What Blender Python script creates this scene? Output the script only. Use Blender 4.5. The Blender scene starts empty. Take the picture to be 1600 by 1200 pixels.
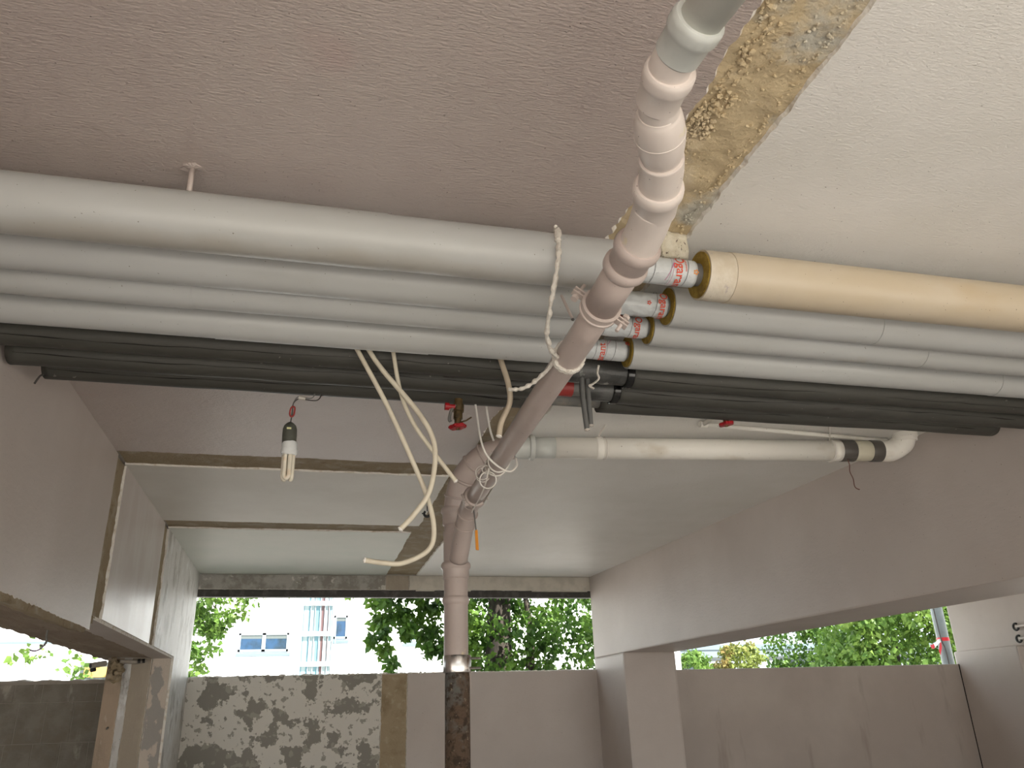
import bpy, bmesh, math, random
from mathutils import Vector, Matrix, noise
import numpy as np
random.seed(7)
rnd = random.uniform
scene = bpy.context.scene
COL = scene.collection

# ------------------------------------------------------------------ camera
yaw, pitch, roll = math.radians(14.51), math.radians(22.56), math.radians(-1.858)
fwd = Vector((math.sin(yaw) * math.cos(pitch), math.cos(yaw) * math.cos(pitch), math.sin(pitch)))
r0 = Vector((math.cos(yaw), -math.sin(yaw), 0)); u0 = r0.cross(fwd)
rt = math.cos(roll) * r0 + math.sin(roll) * u0
up = -math.sin(roll) * r0 + math.cos(roll) * u0
cd = bpy.data.cameras.new('camera'); cam = bpy.data.objects.new('camera', cd); COL.objects.link(cam)
cd.sensor_fit = 'HORIZONTAL'; cd.sensor_width = 36.0; cd.lens = 1242.0 / 1600 * 36; cd.clip_end = 500
m = Matrix((rt, up, -fwd)).transposed().to_4x4(); m.translation = (0, 0, 1.5); cam.matrix_world = m
scene.camera = cam

# ------------------------------------------------------------------ sky, sun, exposure
w = bpy.data.worlds.new('sky'); scene.world = w; w.use_nodes = True
bg = w.node_tree.nodes['Background']; bg.inputs[0].default_value = (.80, .90, .97, 1); bg.inputs[1].default_value = 1.15
sd = bpy.data.lights.new('sun', 'SUN'); sd.energy = 10.0; sd.color = (1, .95, .88); sd.angle = math.radians(.6)
sun = bpy.data.objects.new('sun', sd); COL.objects.link(sun)
sun.rotation_euler = Vector((-.42, .62, -.84)).to_track_quat('-Z', 'Y').to_euler()   # from behind the camera, high right
vs = scene.view_settings
vs.view_transform = 'Standard'; vs.look = 'None'; vs.gamma = 1; vs.use_curve_mapping = False; vs.exposure = 0.98

# ------------------------------------------------------------------ materials
def _n(nt, t, **k):
    n = nt.nodes.new(t)
    for a, b in k.items(): setattr(n, a, b)
    return n
def C4(c): return (c[0], c[1], c[2], 1)
def srgb(r, g, b):
    f = lambda v: (v / 255 / 12.92) if v <= 10.3 else ((v / 255 + .055) / 1.055) ** 2.4
    return (f(r), f(g), f(b))
def M(name, base, rough=.6, layers=(), bump=(), metal=0, spec=.5, transl=0, rough2=None, zdirt=()):
    """base colour; layers = (colour, noise scale, lo, hi[, detail, stretch xyz, amount]); bump = (scale, strength, stretch)"""
    mt = bpy.data.materials.new(name); mt.use_nodes = True; nt = mt.node_tree
    b = nt.nodes['Principled BSDF']; lk = nt.links.new
    b.inputs['Roughness'].default_value = rough; b.inputs['Metallic'].default_value = metal
    b.inputs['Specular IOR Level'].default_value = spec
    tc = _n(nt, 'ShaderNodeTexCoord')
    def nz(scale, detail, stretch, seed):
        mp = _n(nt, 'ShaderNodeMapping'); mp.inputs['Scale'].default_value = stretch
        mp.inputs['Location'].default_value = (seed * 3.7, seed * 1.3, seed * 2.1)
        lk(tc.outputs['Object'], mp.inputs[0])
        n = _n(nt, 'ShaderNodeTexNoise'); n.inputs['Scale'].default_value = scale; n.inputs['Detail'].default_value = detail
        n.inputs['Roughness'].default_value = .6
        lk(mp.outputs[0], n.inputs['Vector']); return n.outputs[0]
    cur = None
    for i, L in enumerate(layers):
        col, sc, lo, hi = L[:4]; det = L[4] if len(L) > 4 else 4; st = L[5] if len(L) > 5 else (1, 1, 1); am = L[6] if len(L) > 6 else 1
        mr = _n(nt, 'ShaderNodeMapRange'); mr.inputs[1].default_value = lo; mr.inputs[2].default_value = hi; mr.inputs[4].default_value = am
        lk(nz(sc, det, st, i + 1), mr.inputs[0])
        mx = _n(nt, 'ShaderNodeMix', data_type='RGBA')
        lk(mr.outputs[0], mx.inputs[0])
        if cur is None: mx.inputs[6].default_value = C4(base)
        else: lk(cur, mx.inputs[6])
        mx.inputs[7].default_value = C4(col); cur = mx.outputs[2]
    for col, za, zb, am in zdirt:      # dust lying on top of, or drips along the underside of, a pipe
        sx = _n(nt, 'ShaderNodeSeparateXYZ'); lk(tc.outputs['Object'], sx.inputs[0])
        ad = _n(nt, 'ShaderNodeMath', operation='MULTIPLY_ADD'); ad.inputs[1].default_value = .03; lk(nz(7, 4, (1, 1, 1), 31), ad.inputs[0]); lk(sx.outputs[2], ad.inputs[2])
        mr = _n(nt, 'ShaderNodeMapRange'); mr.inputs[1].default_value = za + .015; mr.inputs[2].default_value = zb + .015; mr.inputs[4].default_value = am; lk(ad.outputs[0], mr.inputs[0])
        mx = _n(nt, 'ShaderNodeMix', data_type='RGBA'); lk(mr.outputs[0], mx.inputs[0]); lk(cur, mx.inputs[6]); mx.inputs[7].default_value = C4(col); cur = mx.outputs[2]
    if cur is None: b.inputs['Base Color'].default_value = C4(base)
    else: lk(cur, b.inputs['Base Color'])
    nrm = None
    for i, B in enumerate(bump):
        sc, stg = B[:2]; st = B[2] if len(B) > 2 else (1, 1, 1)
        bp = _n(nt, 'ShaderNodeBump'); bp.inputs['Strength'].default_value = stg; bp.inputs['Distance'].default_value = .01
        h_ = nz(sc, 5 if len(B) < 4 else 2, st, i + 9)
        if len(B) > 3:      # separate drips and blobs
            mr = _n(nt, 'ShaderNodeMapRange'); mr.inputs[1].default_value = B[3]; mr.inputs[2].default_value = B[3] + .1; lk(h_, mr.inputs[0]); h_ = mr.outputs[0]
        lk(h_, bp.inputs['Height'])
        if nrm: lk(nrm, bp.inputs['Normal'])
        nrm = bp.outputs[0]
    if nrm: lk(nrm, b.inputs['Normal'])
    if rough2:
        mr = _n(nt, 'ShaderNodeMapRange'); mr.inputs[3].default_value = rough; mr.inputs[4].default_value = rough2
        lk(nz(6, 4, (1, 1, 1), 21), mr.inputs[0]); lk(mr.outputs[0], b.inputs['Roughness'])
    if transl:
        t = _n(nt, 'ShaderNodeBsdfTranslucent'); ms = _n(nt, 'ShaderNodeMixShader'); ms.inputs[0].default_value = transl
        t.inputs[0].default_value = C4(tuple(min(1, v * 1.6) for v in base))
        if cur is not None: lk(cur, t.inputs[0])
        lk(b.outputs[0], ms.inputs[1]); lk(t.outputs[0], ms.inputs[2]); lk(ms.outputs[0], nt.nodes['Material Output'].inputs[0])
    return mt

mauve, cream = (.475, .40, .37), (.86, .835, .795)
MAUVE = M('mauve_paint', mauve, .42, [((.53, .455, .415), 1.3, .42, .68), ((.52, .34, .31), 2.2, .66, .74, 3, (1, 1, 1), .3), ((.12, .09, .08), 120, .765, .785, 1)],
          [(45, .55, (1, 4, 1)), (14, .4), (160, .25), (70, .55, (1, 1, 1), .69)])
CREAM = M('cream_paint', cream, .45, [((.80, .775, .725), 2.2, .4, .7), ((.15, .12, .1), 120, .765, .785, 1)], [(60, .28, (1, 3, 1)), (18, .2), (170, .2), (75, .4, (1, 1, 1), .70)])
LIGHT = M('pale_grey_paint', (.62, .585, .53), .5, [((.68, .65, .60), 2.0, .4, .7)], [(50, .15, (1, 3, 1)), (16, .1)])
MDARK = M('brown_mauve_wall_paint', (.43, .37, .33), .42, [((.50, .44, .395), 1.3, .4, .7), ((.36, .30, .26), 2.5, .6, .72, 4, (2, 1, .4))], [(60, .12)])
GREEN = M('pale_green_paint', (.60, .625, .56), .5, [((.66, .66, .60), 2.0, .4, .7)], [(50, .15, (1, 3, 1)), (16, .1)])
MWALL = M('mauve_wall_paint', (.53, .465, .425), .40, [((.60, .535, .495), 1.1, .4, .7), ((.30, .24, .2), 100, .765, .785, 1)], [(60, .10), (16, .10, (1, 1, 3))], rough2=.5)
MGLOSS = M('mauve_gloss_paint', (.56, .49, .455), .26, [((.66, .62, .59), 3, .45, .7, 4, (1, 1, .35))], [(40, .12), (7, .14, (1, 1, .6))], rough2=.42)
PLASTER = M('white_plaster', (.88, .84, .78), .8, [((.66, .58, .47), 22, .5, .7)], [(60, .6)])
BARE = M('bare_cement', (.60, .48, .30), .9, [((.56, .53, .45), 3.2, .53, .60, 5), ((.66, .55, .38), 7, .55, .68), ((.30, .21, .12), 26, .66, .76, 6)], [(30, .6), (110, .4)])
BROWN = M('brown_mortar', (.33, .26, .165), .9, [((.42, .36, .27), 9, .5, .68), ((.20, .13, .07), 24, .6, .75, 6)], [(40, .7), (140, .4)])
CONC = M('concrete', (.42, .38, .33), .85, [((.33, .29, .24), 5, .45, .65)], [(60, .4)])
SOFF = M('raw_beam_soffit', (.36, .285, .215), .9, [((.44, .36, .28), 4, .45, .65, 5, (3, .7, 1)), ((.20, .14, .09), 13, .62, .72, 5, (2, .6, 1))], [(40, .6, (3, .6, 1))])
PEEL = M('peeling_grey_paint', (.60, .585, .56), .48, [((.34, .32, .29), 8, .50, .62, 6, (1, 1, .55)), ((.72, .72, .71), 16, .55, .66, 5, (1, 1, .5)), ((.10, .08, .06), 70, .69, .72, 4, (1, 1, .6))], [(22, .25, (1, 1, .7)), (90, .2)])
PATCH = M('patchy_cement_render', (.76, .725, .665), .75, [((.30, .28, .245), 5.2, .50, .515, 7), ((.40, .375, .325), 14, .575, .59, 6)], [(50, .3), (9, .2)])
STRIPBR = M('brown_wall_strip', (.40, .315, .205), .85, [((.30, .225, .135), 8, .5, .7), ((.47, .39, .27), 20, .55, .7)], [(60, .4)])
BLOCK = M('raw_clay_block', (.33, .305, .26), .9, [((.25, .23, .195), 7, .4, .65, 5), ((.55, .52, .46), 9, .58, .70, 6, (1, 1, .4)), ((.27, .24, .195), 3, .5, .6)], [(70, .7, (.3, 1, 3)), (30, .4)])
COLBR = M('bare_column_face', (.455, .355, .265), .85, [((.36, .29, .22), 5, .45, .65, 5, (1, 1, .4)), ((.58, .50, .41), 18, .62, .72, 5, (1, 1, .4))], [(60, .4)])
COLGR = M('grey_column_face', (.40, .345, .275), .85, [((.49, .43, .35), 5, .45, .65, 5, (1, 1, .3))], [(60, .4)])
COLPK = M('flaking_pink_face', (.63, .555, .475), .75, [((.385, .36, .33), 7, .52, .55, 6, (1, 1, .6)), ((.27, .185, .11), 10, .65, .68, 5)], [(40, .6)])
LINT = M('peeling_lintel', (.46, .44, .405), .8, [((.31, .285, .25), 6, .46, .56, 5), ((.68, .655, .61), 11, .6, .66, 5)], [(50, .5)])
LINTC = M('cream_lintel', (.66, .61, .53), .7, [((.56, .52, .45), 8, .45, .6)], [(40, .3)])
DARKFR = M('dark_frame', (.055, .05, .045), .6, [((.12, .11, .10), 14, .5, .7)], [(60, .4)])
CLAD = M('grey_pvc_cladding', (.47, .475, .465), .30, [((.425, .425, .405), 3, .4, .7, 4, (.5, 1, 1)), ((.38, .33, .26), 9, .66, .80, 5, (.4, 1, 1), .7), ((.16, .14, .11), 150, .77, .785, 1)], [(5, .05, (.5, 1, 1))], rough2=.42, zdirt=[((.50, .41, .27), 2.600, 2.618, .8), ((.34, .30, .24), 2.500, 2.484, .5)])
CLADY = M('yellowed_pvc_cladding', (.52, .435, .315), .33, [((.56, .485, .38), 3.5, .42, .66, 4, (.5, 1, 1)), ((.50, .39, .25), 5, .6, .75, 4, (.4, 1, 1)), ((.80, .72, .50), 16, .70, .73, 3), ((.16, .12, .08), 150, .77, .785, 1)], [(6, .05)], rough2=.45)
CLADP = M('plaster_smeared_cladding', (.55, .475, .365), .5, [((.64, .58, .48), 9, .45, .6, 5), ((.42, .36, .34), 26, .62, .72, 5, (2, 1, 1))], [(50, .3)])
WOOL = M('mineral_wool', (.33, .215, .03), .95, [((.46, .32, .06), 30, .45, .65, 5), ((.19, .115, .015), 12, .55, .7)], [(120, .8), (40, .5)])
PAPER = M('white_foil_tape', (.58, .60, .605), .38, [((.55, .57, .57), 14, .45, .7)], [(26, .35), (80, .12)])
STEEL = M('bare_steel_pipe', (.16, .155, .145), .55, [((.23, .21, .18), 20, .5, .65)], [(70, .3)])
RED = M('red_print', (.66, .075, .03), .5)
PINK = M('pink_print', (.50, .10, .28), .5)
BLACKLN = M('black_print', (.03, .03, .035), .5)
ORPRINT = M('orange_print', (.72, .27, .05), .5)
FOAM = M('black_foam', (.050, .048, .041), .6, [((.068, .066, .056), 4, .4, .7, 4, (.4, 1, 1)), ((.022, .014, .010), 11, .69, .72, 4, (.25, 1, 1)), ((.17, .16, .14), 45, .735, .75, 2)], [(30, .12)])
BITU = M('smeared_black_wrap', (.045, .045, .043), .4, [((.10, .10, .095), 6, .5, .65, 5), ((.52, .52, .49), 9, .615, .70, 7, (1.5, 1, 1))], [(40, .3)])
TAPEBK = M('glossy_black_tape', (.010, .010, .010), .12)
SLIT = M('foam_slit', (.008, .006, .005), .9)
DRAIN = M('pink_painted_pvc', (.53, .445, .41), .33, [((.48, .40, .365), 5, .42, .68), ((.72, .62, .42), 7, .71, .76, 4), ((.16, .11, .1), 150, .77, .785, 1)], [(70, .06)], rough2=.45)
DRAINL = M('pale_pink_painted_pvc', (.76, .68, .63), .30, [((.71, .63, .58), 4, .42, .68), ((.74, .66, .44), 6, .64, .70, 4), ((.16, .11, .1), 150, .77, .785, 1)], [(50, .08)], rough2=.45)
GREYPVC = M('grey_pvc', (.55, .565, .535), .35, [((.64, .655, .63), 6, .45, .65), ((.42, .36, .28), 18, .68, .72, 5)], [(60, .06)])
GREYPVCD = M('dusty_grey_pvc', (.76, .76, .70), .55, [((.84, .84, .80), 9, .5, .68, 5)], [(60, .06)])
WHITEP = M('dirty_white_pvc', (.92, .89, .82), .45, [((.62, .54, .42), 5, .55, .75, 4, (.5, 1, 1)), ((.2, .16, .12), 150, .77, .785, 1)], [(40, .06)])
WHITEP2 = M('yellowed_white_pvc', (.66, .62, .49), .5, [((.50, .46, .34), 14, .5, .7)], [(60, .1)])
RUBBER = M('grey_rubber_sleeve', (.10, .09, .08), .35)
RUST = M('rusty_cast_iron', (.13, .085, .055), .9, [((.15, .145, .13), 6, .50, .6, 5), ((.055, .035, .022), 34, .48, .6, 6), ((.40, .33, .24), 60, .62, .70, 6)], [(90, 1.0), (30, .6)])
CHROME = M('bright_steel_band', (.72, .70, .68), .18, [((.35, .25, .17), 20, .58, .7, 4, (3, 3, .5))], [(30, .2, (3, 3, .2))], metal=1)
CABLE = M('cream_cable', (.70, .64, .51), .45, [((.62, .55, .43), 20, .45, .7)])
CABLED = M('dirty_cream_cable', (.56, .475, .36), .5, [((.46, .38, .28), 20, .45, .7)])
WWIRE = M('white_wire', (.83, .79, .73), .45)
ROPE = M('paint_crusted_wire', (.80, .755, .68), .7, [((.66, .60, .52), 60, .5, .7)], [(120, .8)])
PINKM = M('pink_painted_steel', (.55, .47, .43), .4, [((.34, .25, .2), 40, .66, .72)], [(80, .2)])
BRASS = M('aged_brass', (.17, .11, .045), .45, [((.09, .065, .035), 40, .45, .65)], [(90, .3)], metal=.5)
REDH = M('red_enamel', (.36, .010, .015), .35, [((.22, .01, .012), 50, .55, .7)])
BAKE = M('dark_bulb_socket', (.085, .085, .068), .6, [((.13, .13, .105), 30, .5, .7)])
LABELY = M('yellow_sticker', (.62, .62, .32), .5)
BULBW = M('white_bulb_base', (.76, .77, .76), .35)
TUBEG = M('fluorescent_tube_glass', (.76, .70, .58), .25, [((.72, .50, .30), 25, .55, .75)])
DWIRE = M('dark_wire', (.06, .05, .045), .6)
COPPER = M('reddish_wire', (.16, .06, .045), .6)
REDCONN = M('red_connector', (.32, .035, .03), .45)
CLEARC = M('clear_connector', (.48, .44, .38), .3)
BLKPL = M('black_plastic', (.012, .012, .012), .4)
ORANGE = M('amber_plastic', (.72, .27, .015), .3)
GREYCAB = M('grey_cable', (.13, .13, .125), .5)
COREM = M('cut_cable_core', (.55, .50, .45), .5)
AERATE = M('porous_concrete', (.66, .60, .47), .9, [((.16, .12, .09), 110, .63, .65, 2), ((.74, .69, .57), 30, .5, .6)], [(70, .9)])
WHITEW = M('white_render', (.86, .88, .90), .8)
WINFR = M('white_window_frame', (.30, .36, .40), .5)
GLASSB = M('window_glass', (.025, .06, .12), .08, [((.02, .035, .05), 1.5, .45, .6)])
GLASSG = M('stairwell_glass', (.12, .24, .29), .12, [((.28, .36, .38), 2.2, .48, .54, 2, (4, 4, .05)), ((.12, .07, .07), 1.7, .63, .66, 1, (3, 3, .05))])
GREYMT = M('grey_metal', (.30, .34, .36), .5)
SILLM = M('bluish_sill', (.12, .17, .20), .5)
POSTM = M('galvanised_post', (.235, .27, .28), .5, [((.19, .22, .23), 6, .45, .65)])
LEAF = M('leaf', (.055, .125, .018), .5, [((.12, .22, .030), 1.8, .45, .62, 4), ((.025, .065, .012), 4, .5, .66, 4)], transl=.38, spec=.3)
LEAFB = M('bright_leaf', (.10, .19, .035), .5, [((.17, .27, .055), 1.6, .45, .62, 4), ((.04, .10, .02), 3, .52, .68, 4)], transl=.4, spec=.3)
LEAFY = M('yellow_green_leaf', (.15, .19, .04), .5, [((.24, .18, .06), .8, .5, .65, 4)], transl=.3, spec=.3)
BARK = M('bark', (.045, .036, .028), .95, [((.02, .016, .012), 9, .45, .65, 5, (1, 1, .3))], [(12, .8, (1, 1, .25))])
VIA = M('pale_concrete', (.13, .165, .19), .8)
VIAW = M('pale_grey_render', (.50, .49, .47), .8)
GROUND = M('pale_gravel', (.56, .53, .49), .95, [((.45, .42, .37), 2, .4, .7)])
FLOORM = M('dusty_floor', (.52, .495, .47), .8, [((.45, .43, .405), 2, .4, .7)])
TAPER = M('red_barrier_tape', (.60, .015, .03), .4)
TAPEW = M('white_barrier_tape', (.8, .8, .8), .4)
YSIGN = M('yellow_sign', (.40, .28, .09), .5)
GSIGN = M('grey_sign', (.09, .11, .11), .5)

# ------------------------------------------------------------------ object helpers
def obj(name, me, mats, parent=None, smooth=False):
    if isinstance(me, bmesh.types.BMesh):
        b = me; me = bpy.data.meshes.new(name); b.normal_update(); b.to_mesh(me); b.free()
    for mm in (mats if isinstance(mats, (list, tuple)) else [mats]): me.materials.append(mm)
    if smooth: me.polygons.foreach_set('use_smooth', [True] * len(me.polygons))
    o = bpy.data.objects.new(name, me); COL.objects.link(o)
    if parent: o.parent = parent; o.matrix_parent_inverse = parent.matrix_world.inverted()
    return o
def tag(o, label, cat, group=None, kind=None):
    o['label'] = label; o['category'] = cat
    if group: o['group'] = group
    if kind: o['kind'] = kind
    return o
def thing(name, label, cat, loc=(0, 0, 0), group=None, kind=None):
    o = bpy.data.objects.new(name, None); COL.objects.link(o); o.location = loc; o.empty_display_size = .1
    o.matrix_world = Matrix.Translation(loc)
    return tag(o, label, cat, group, kind)
def V(*a): return Vector(a)
def crom(P, n=8):
    P = [Vector(p) for p in P]; Q = [P[0] * 2 - P[1]] + P + [P[-1] * 2 - P[-2]]; out = []
    for i in range(1, len(Q) - 2):
        a, b, c, d = Q[i - 1:i + 3]
        for k in range(n):
            t = k / n
            out.append(.5 * ((2 * b) + (c - a) * t + (2 * a - 5 * b + 4 * c - d) * t * t + (3 * b - a - 3 * c + d) * t ** 3))
    out.append(P[-1]); return out
def sweep(path, rad, n=20, caps=True, bm=None, squash=None):
    """tube along path with one radius per point"""
    path = [Vector(p) for p in path]
    if not isinstance(rad, (list, tuple)): rad = [rad] * len(path)
    bm = bm or bmesh.new(); rings = []; prev = None
    for i, p in enumerate(path):
        t = (path[min(i + 1, len(path) - 1)] - path[max(i - 1, 0)])
        if t.length < 1e-9: t = Vector((0, 0, 1)) if prev is None else prev[0]
        t.normalize()
        if prev is None:
            a = Vector((0, 0, 1)) if abs(t.z) < .9 else Vector((1, 0, 0))
            x = t.cross(a).normalized()
        else:
            x = prev[1] - t * prev[1].dot(t); x.normalize()
        y = t.cross(x); prev = (t, x)
        rr = rad[i]
        rings.append([bm.verts.new(p + (x * math.cos(2 * math.pi * k / n) + y * math.sin(2 * math.pi * k / n)) * rr) for k in range(n)])
    for a, b in zip(rings, rings[1:]):
        for k in range(n): bm.faces.new((a[k], a[(k + 1) % n], b[(k + 1) % n], b[k]))
    if caps:
        bm.faces.new(rings[0][::-1]); bm.faces.new(rings[-1])
    return bm
def sm_sweep(name, path, rad, mats, parent=None, n=20, caps=True):
    b = sweep(path, rad, n, caps)
    for f in b.faces: f.smooth = len(f.verts) == 4
    return obj(name, b, mats, parent)
def lathe(name, prof, p0, p1, mats, parent=None, n=24):
    """prof = [(t along p0->p1 in metres, radius)]; sharp profile corners kept by doubled points"""
    p0, p1 = Vector(p0), Vector(p1); d = (p1 - p0).normalized()
    a = Vector((0, 0, 1)) if abs(d.z) < .9 else Vector((1, 0, 0)); x = d.cross(a).normalized(); y = d.cross(x)
    b = bmesh.new(); rings = []
    for t, r in prof:
        rings.append([b.verts.new(p0 + d * t + (x * math.cos(2 * math.pi * k / n) + y * math.sin(2 * math.pi * k / n)) * r) for k in range(n)])
    for i, (A, B) in enumerate(zip(rings, rings[1:])):
        for k in range(n):
            f = b.faces.new((A[k], A[(k + 1) % n], B[(k + 1) % n], B[k])); f.smooth = True
    b.faces.new(rings[0][::-1]); b.faces.new(rings[-1])
    b.normal_update()
    for e in b.edges:
        if len(e.link_faces) == 2 and e.calc_face_angle(0) > math.radians(38): e.smooth = False
    return obj(name, b, mats, parent)
def torus(name, c, axis, R, r, mats, parent=None, n=40, k=10, arc=(0, 2 * math.pi), wob=0):
    c, d = Vector(c), Vector(axis).normalized()
    a = Vector((0, 0, 1)) if abs(d.z) < .9 else Vector((1, 0, 0)); x = d.cross(a).normalized(); y = d.cross(x)
    full = abs(arc[1] - arc[0] - 2 * math.pi) < 1e-6
    pts = [c + (x * math.cos(t) + y * math.sin(t)) * (R + wob * noise.noise(V(i * .6, R * 90, 0))) + d * wob * noise.noise(V(i * .5, 7, R)) for i, t in
           enumerate([arc[0] + (arc[1] - arc[0]) * j / n for j in range(n + 1)])]
    rr = [r * (1 + (.4 * noise.noise(V(i * .9, 3, R * 50)) if wob else 0)) for i in range(n + 1)]
    return sm_sweep(name, pts, rr, mats, parent, k, not full)
def addbox(b, lo, hi):
    vs = [b.verts.new((x, y, z)) for x in (lo[0], hi[0]) for y in (lo[1], hi[1]) for z in (lo[2], hi[2])]
    for f in ((0, 1, 3, 2), (4, 6, 7, 5), (0, 4, 5, 1), (2, 3, 7, 6), (0, 2, 6, 4), (1, 5, 7, 3)): b.faces.new([vs[i] for i in f])
    return vs
def box(name, lo, hi, mats, parent=None, bevel=0):
    b = bmesh.new(); addbox(b, lo, hi)
    if bevel: bmesh.ops.bevel(b, geom=b.edges[:], offset=bevel, segments=2, affect='EDGES', profile=.6)
    bmesh.ops.recalc_face_normals(b, faces=b.faces[:])
    return obj(name, b, mats, parent)
def hexa(name, pts, mats, parent=None, bevel=0):
    """8 corners: bottom loop of 4, top loop of 4"""
    b = bmesh.new(); v = [b.verts.new(p) for p in pts]
    for f in ((3, 2, 1, 0), (4, 5, 6, 7), (0, 1, 5, 4), (1, 2, 6, 5), (2, 3, 7, 6), (3, 0, 4, 7)): b.faces.new([v[i] for i in f])
    if bevel: bmesh.ops.bevel(b, geom=b.edges[:], offset=bevel, segments=2, affect='EDGES', profile=.6)
    bmesh.ops.recalc_face_normals(b, faces=b.faces[:])
    return obj(name, b, mats, parent)
def panel(name, u0, v0, u1, v1, jag, fn, depth, mat, parent, rim=.008, step=.012, seed=0):
    """a skin of paint/plaster with ragged edges: jag = amplitude for sides (v0, u1, v1, u0); fn(u, v, d) -> point; rim shows white plaster"""
    out, inn = [], []
    sides = (((u0, v0), (u1, v0), (0, 1)), ((u1, v0), (u1, v1), (-1, 0)), ((u1, v1), (u0, v1), (0, -1)), ((u0, v1), (u0, v0), (1, 0)))
    for s, (a, b_, nrm) in enumerate(sides):
        L = math.hypot(b_[0] - a[0], b_[1] - a[1]); am = jag[s]; n = max(1, int(L / step)) if am else 1
        for i in range(n):
            t = i / n; p = (a[0] + (b_[0] - a[0]) * t, a[1] + (b_[1] - a[1]) * t)
            k = 0; r_ = .001
            if am:
                e = min(1, 6 * min(t, 1 - t) + .15)
                q = V(t * L * 7 + seed, s * 5.3, seed); q2 = V(t * L * 38 + seed, s * 3.1, 4)
                k = am * e * (.75 * noise.noise(q) + .35 * noise.noise(q2))
                r_ = rim * (.35 + .9 * abs(noise.noise(V(t * L * 22, s * 9 + seed, 2))))
            if i == 0 and am == 0: k = 0
            out.append((p[0] + nrm[0] * k, p[1] + nrm[1] * k))
            inn.append((p[0] + nrm[0] * (k + r_), p[1] + nrm[1] * (k + r_)))
    b = bmesh.new()
    o = [b.verts.new(fn(u, v, 0)) for u, v in out]; i_ = [b.verts.new(fn(u, v, depth)) for u, v in inn]
    mg = min(.06, .3 * min(abs(u1 - u0), abs(v1 - v0))); core = {}; cv = []
    for u, v in inn:
        q = (round(min(max(u, u0 + mg), u1 - mg), 5), round(min(max(v, v0 + mg), v1 - mg), 5))
        if q not in core: core[q] = b.verts.new(fn(q[0], q[1], depth))
        cv.append(core[q])
    b.faces.new(list(core.values()))
    for k in range(len(i_)):
        lp_ = [i_[k], i_[(k + 1) % len(i_)], cv[(k + 1) % len(i_)], cv[k]]
        if lp_[2] is lp_[3]: lp_.pop()
        b.faces.new(lp_)
    for k in range(len(o)):
        g = b.faces.new((o[k], o[(k + 1) % len(o)], i_[(k + 1) % len(o)], i_[k])); g.material_index = 1
    bmesh.ops.recalc_face_normals(b, faces=b.faces[:])
    return obj(name, b, [mat, PLASTER], parent)
def rough(name, u0, v0, u1, v1, fn, mat, parent, amp=.006, step=.012, base=.002, sc=22, seed=0):
    """displaced rough mortar surface"""
    nu, nv = max(2, int(abs(u1 - u0) / step)), max(2, int(abs(v1 - v0) / step)); b = bmesh.new()
    g = [[None] * (nv + 1) for _ in range(nu + 1)]
    for i in range(nu + 1):
        for j in range(nv + 1):
            u, v = u0 + (u1 - u0) * i / nu, v0 + (v1 - v0) * j / nv
            h = noise.fractal(V(u * sc, v * sc, seed), 1, 2, 4)
            g[i][j] = b.verts.new(fn(u, v, base + amp * max(-.3, h)))
    for i in range(nu):
        for j in range(nv):
            f = b.faces.new((g[i][j], g[i + 1][j], g[i + 1][j + 1], g[i][j + 1])); f.smooth = True
    return obj(name, b, mat, parent)
def structure(o, label, cat): return tag(o, label, cat, None, 'structure')

# ------------------------------------------------------------------ setting: floor, ground, slab
structure(box('ground', (-60, -40, -.3), (90, 110, -.05), GROUND), 'pale open ground around the building', 'ground')
structure(box('floor', (-5.9, -3.2, -.2), (10.6, 7.4, 0), FLOORM), 'dusty concrete floor under the pipes', 'floor')
ceil = structure(box('ceiling', (-5.9, -3.2, 2.712), (10.6, 7.75, 3.0), CONC), 'painted ceiling slab with bare strips where walls stood', 'ceiling')
cz = lambda u, v, d: (u, v, 2.712 - d)
panel('paint_panel', -.925, -3.15, .745, 3.91, (0, .028, .012, 0), cz, .012, MAUVE, ceil, .017, seed=1)['label'] = 'mauve ceiling paint'
panel('paint_panel', -.925, 4.13, .70, 5.35, (.012, .012, .012, 0), cz, .012, LIGHT, ceil, .003, seed=2)['label'] = 'pale grey ceiling paint'
panel('paint_panel', -.925, 5.57, .675, 7.39, (.012, .012, 0, 0), cz, .012, GREEN, ceil, .004, seed=3)['label'] = 'pale green ceiling paint'
panel('paint_panel', .945, -3.15, 3.05, 7.39, (0, 0, 0, .012), cz, .012, CREAM, ceil, .013, seed=4)['label'] = 'cream ceiling paint'
panel('paint_panel', 3.1, -3.15, 6.7, 7.39, (0, 0, 0, 0), cz, .012, CREAM, ceil, seed=5)
panel('paint_panel', -5.85, -3.15, -1.38, 7.39, (0, 0, 0, 0), cz, .012, MAUVE, ceil, seed=6)
rough('mortar_strip', .66, -.3, .965, 2.6, cz, BARE, ceil, .007, .011, .003, 16)['label'] = 'bare brown cement strip'
rough('mortar_strip', .64, 2.6, .965, 7.38, cz, BROWN, ceil, .004, .016, .002, 7, 3)
rough('mortar_strip', -.92, 3.88, .66, 4.15, cz, BROWN, ceil, .004, .014, .002, 9, 5)
rough('mortar_strip', -.92, 5.32, .66, 5.59, cz, BROWN, ceil, .004, .016, .002, 9, 8)
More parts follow.
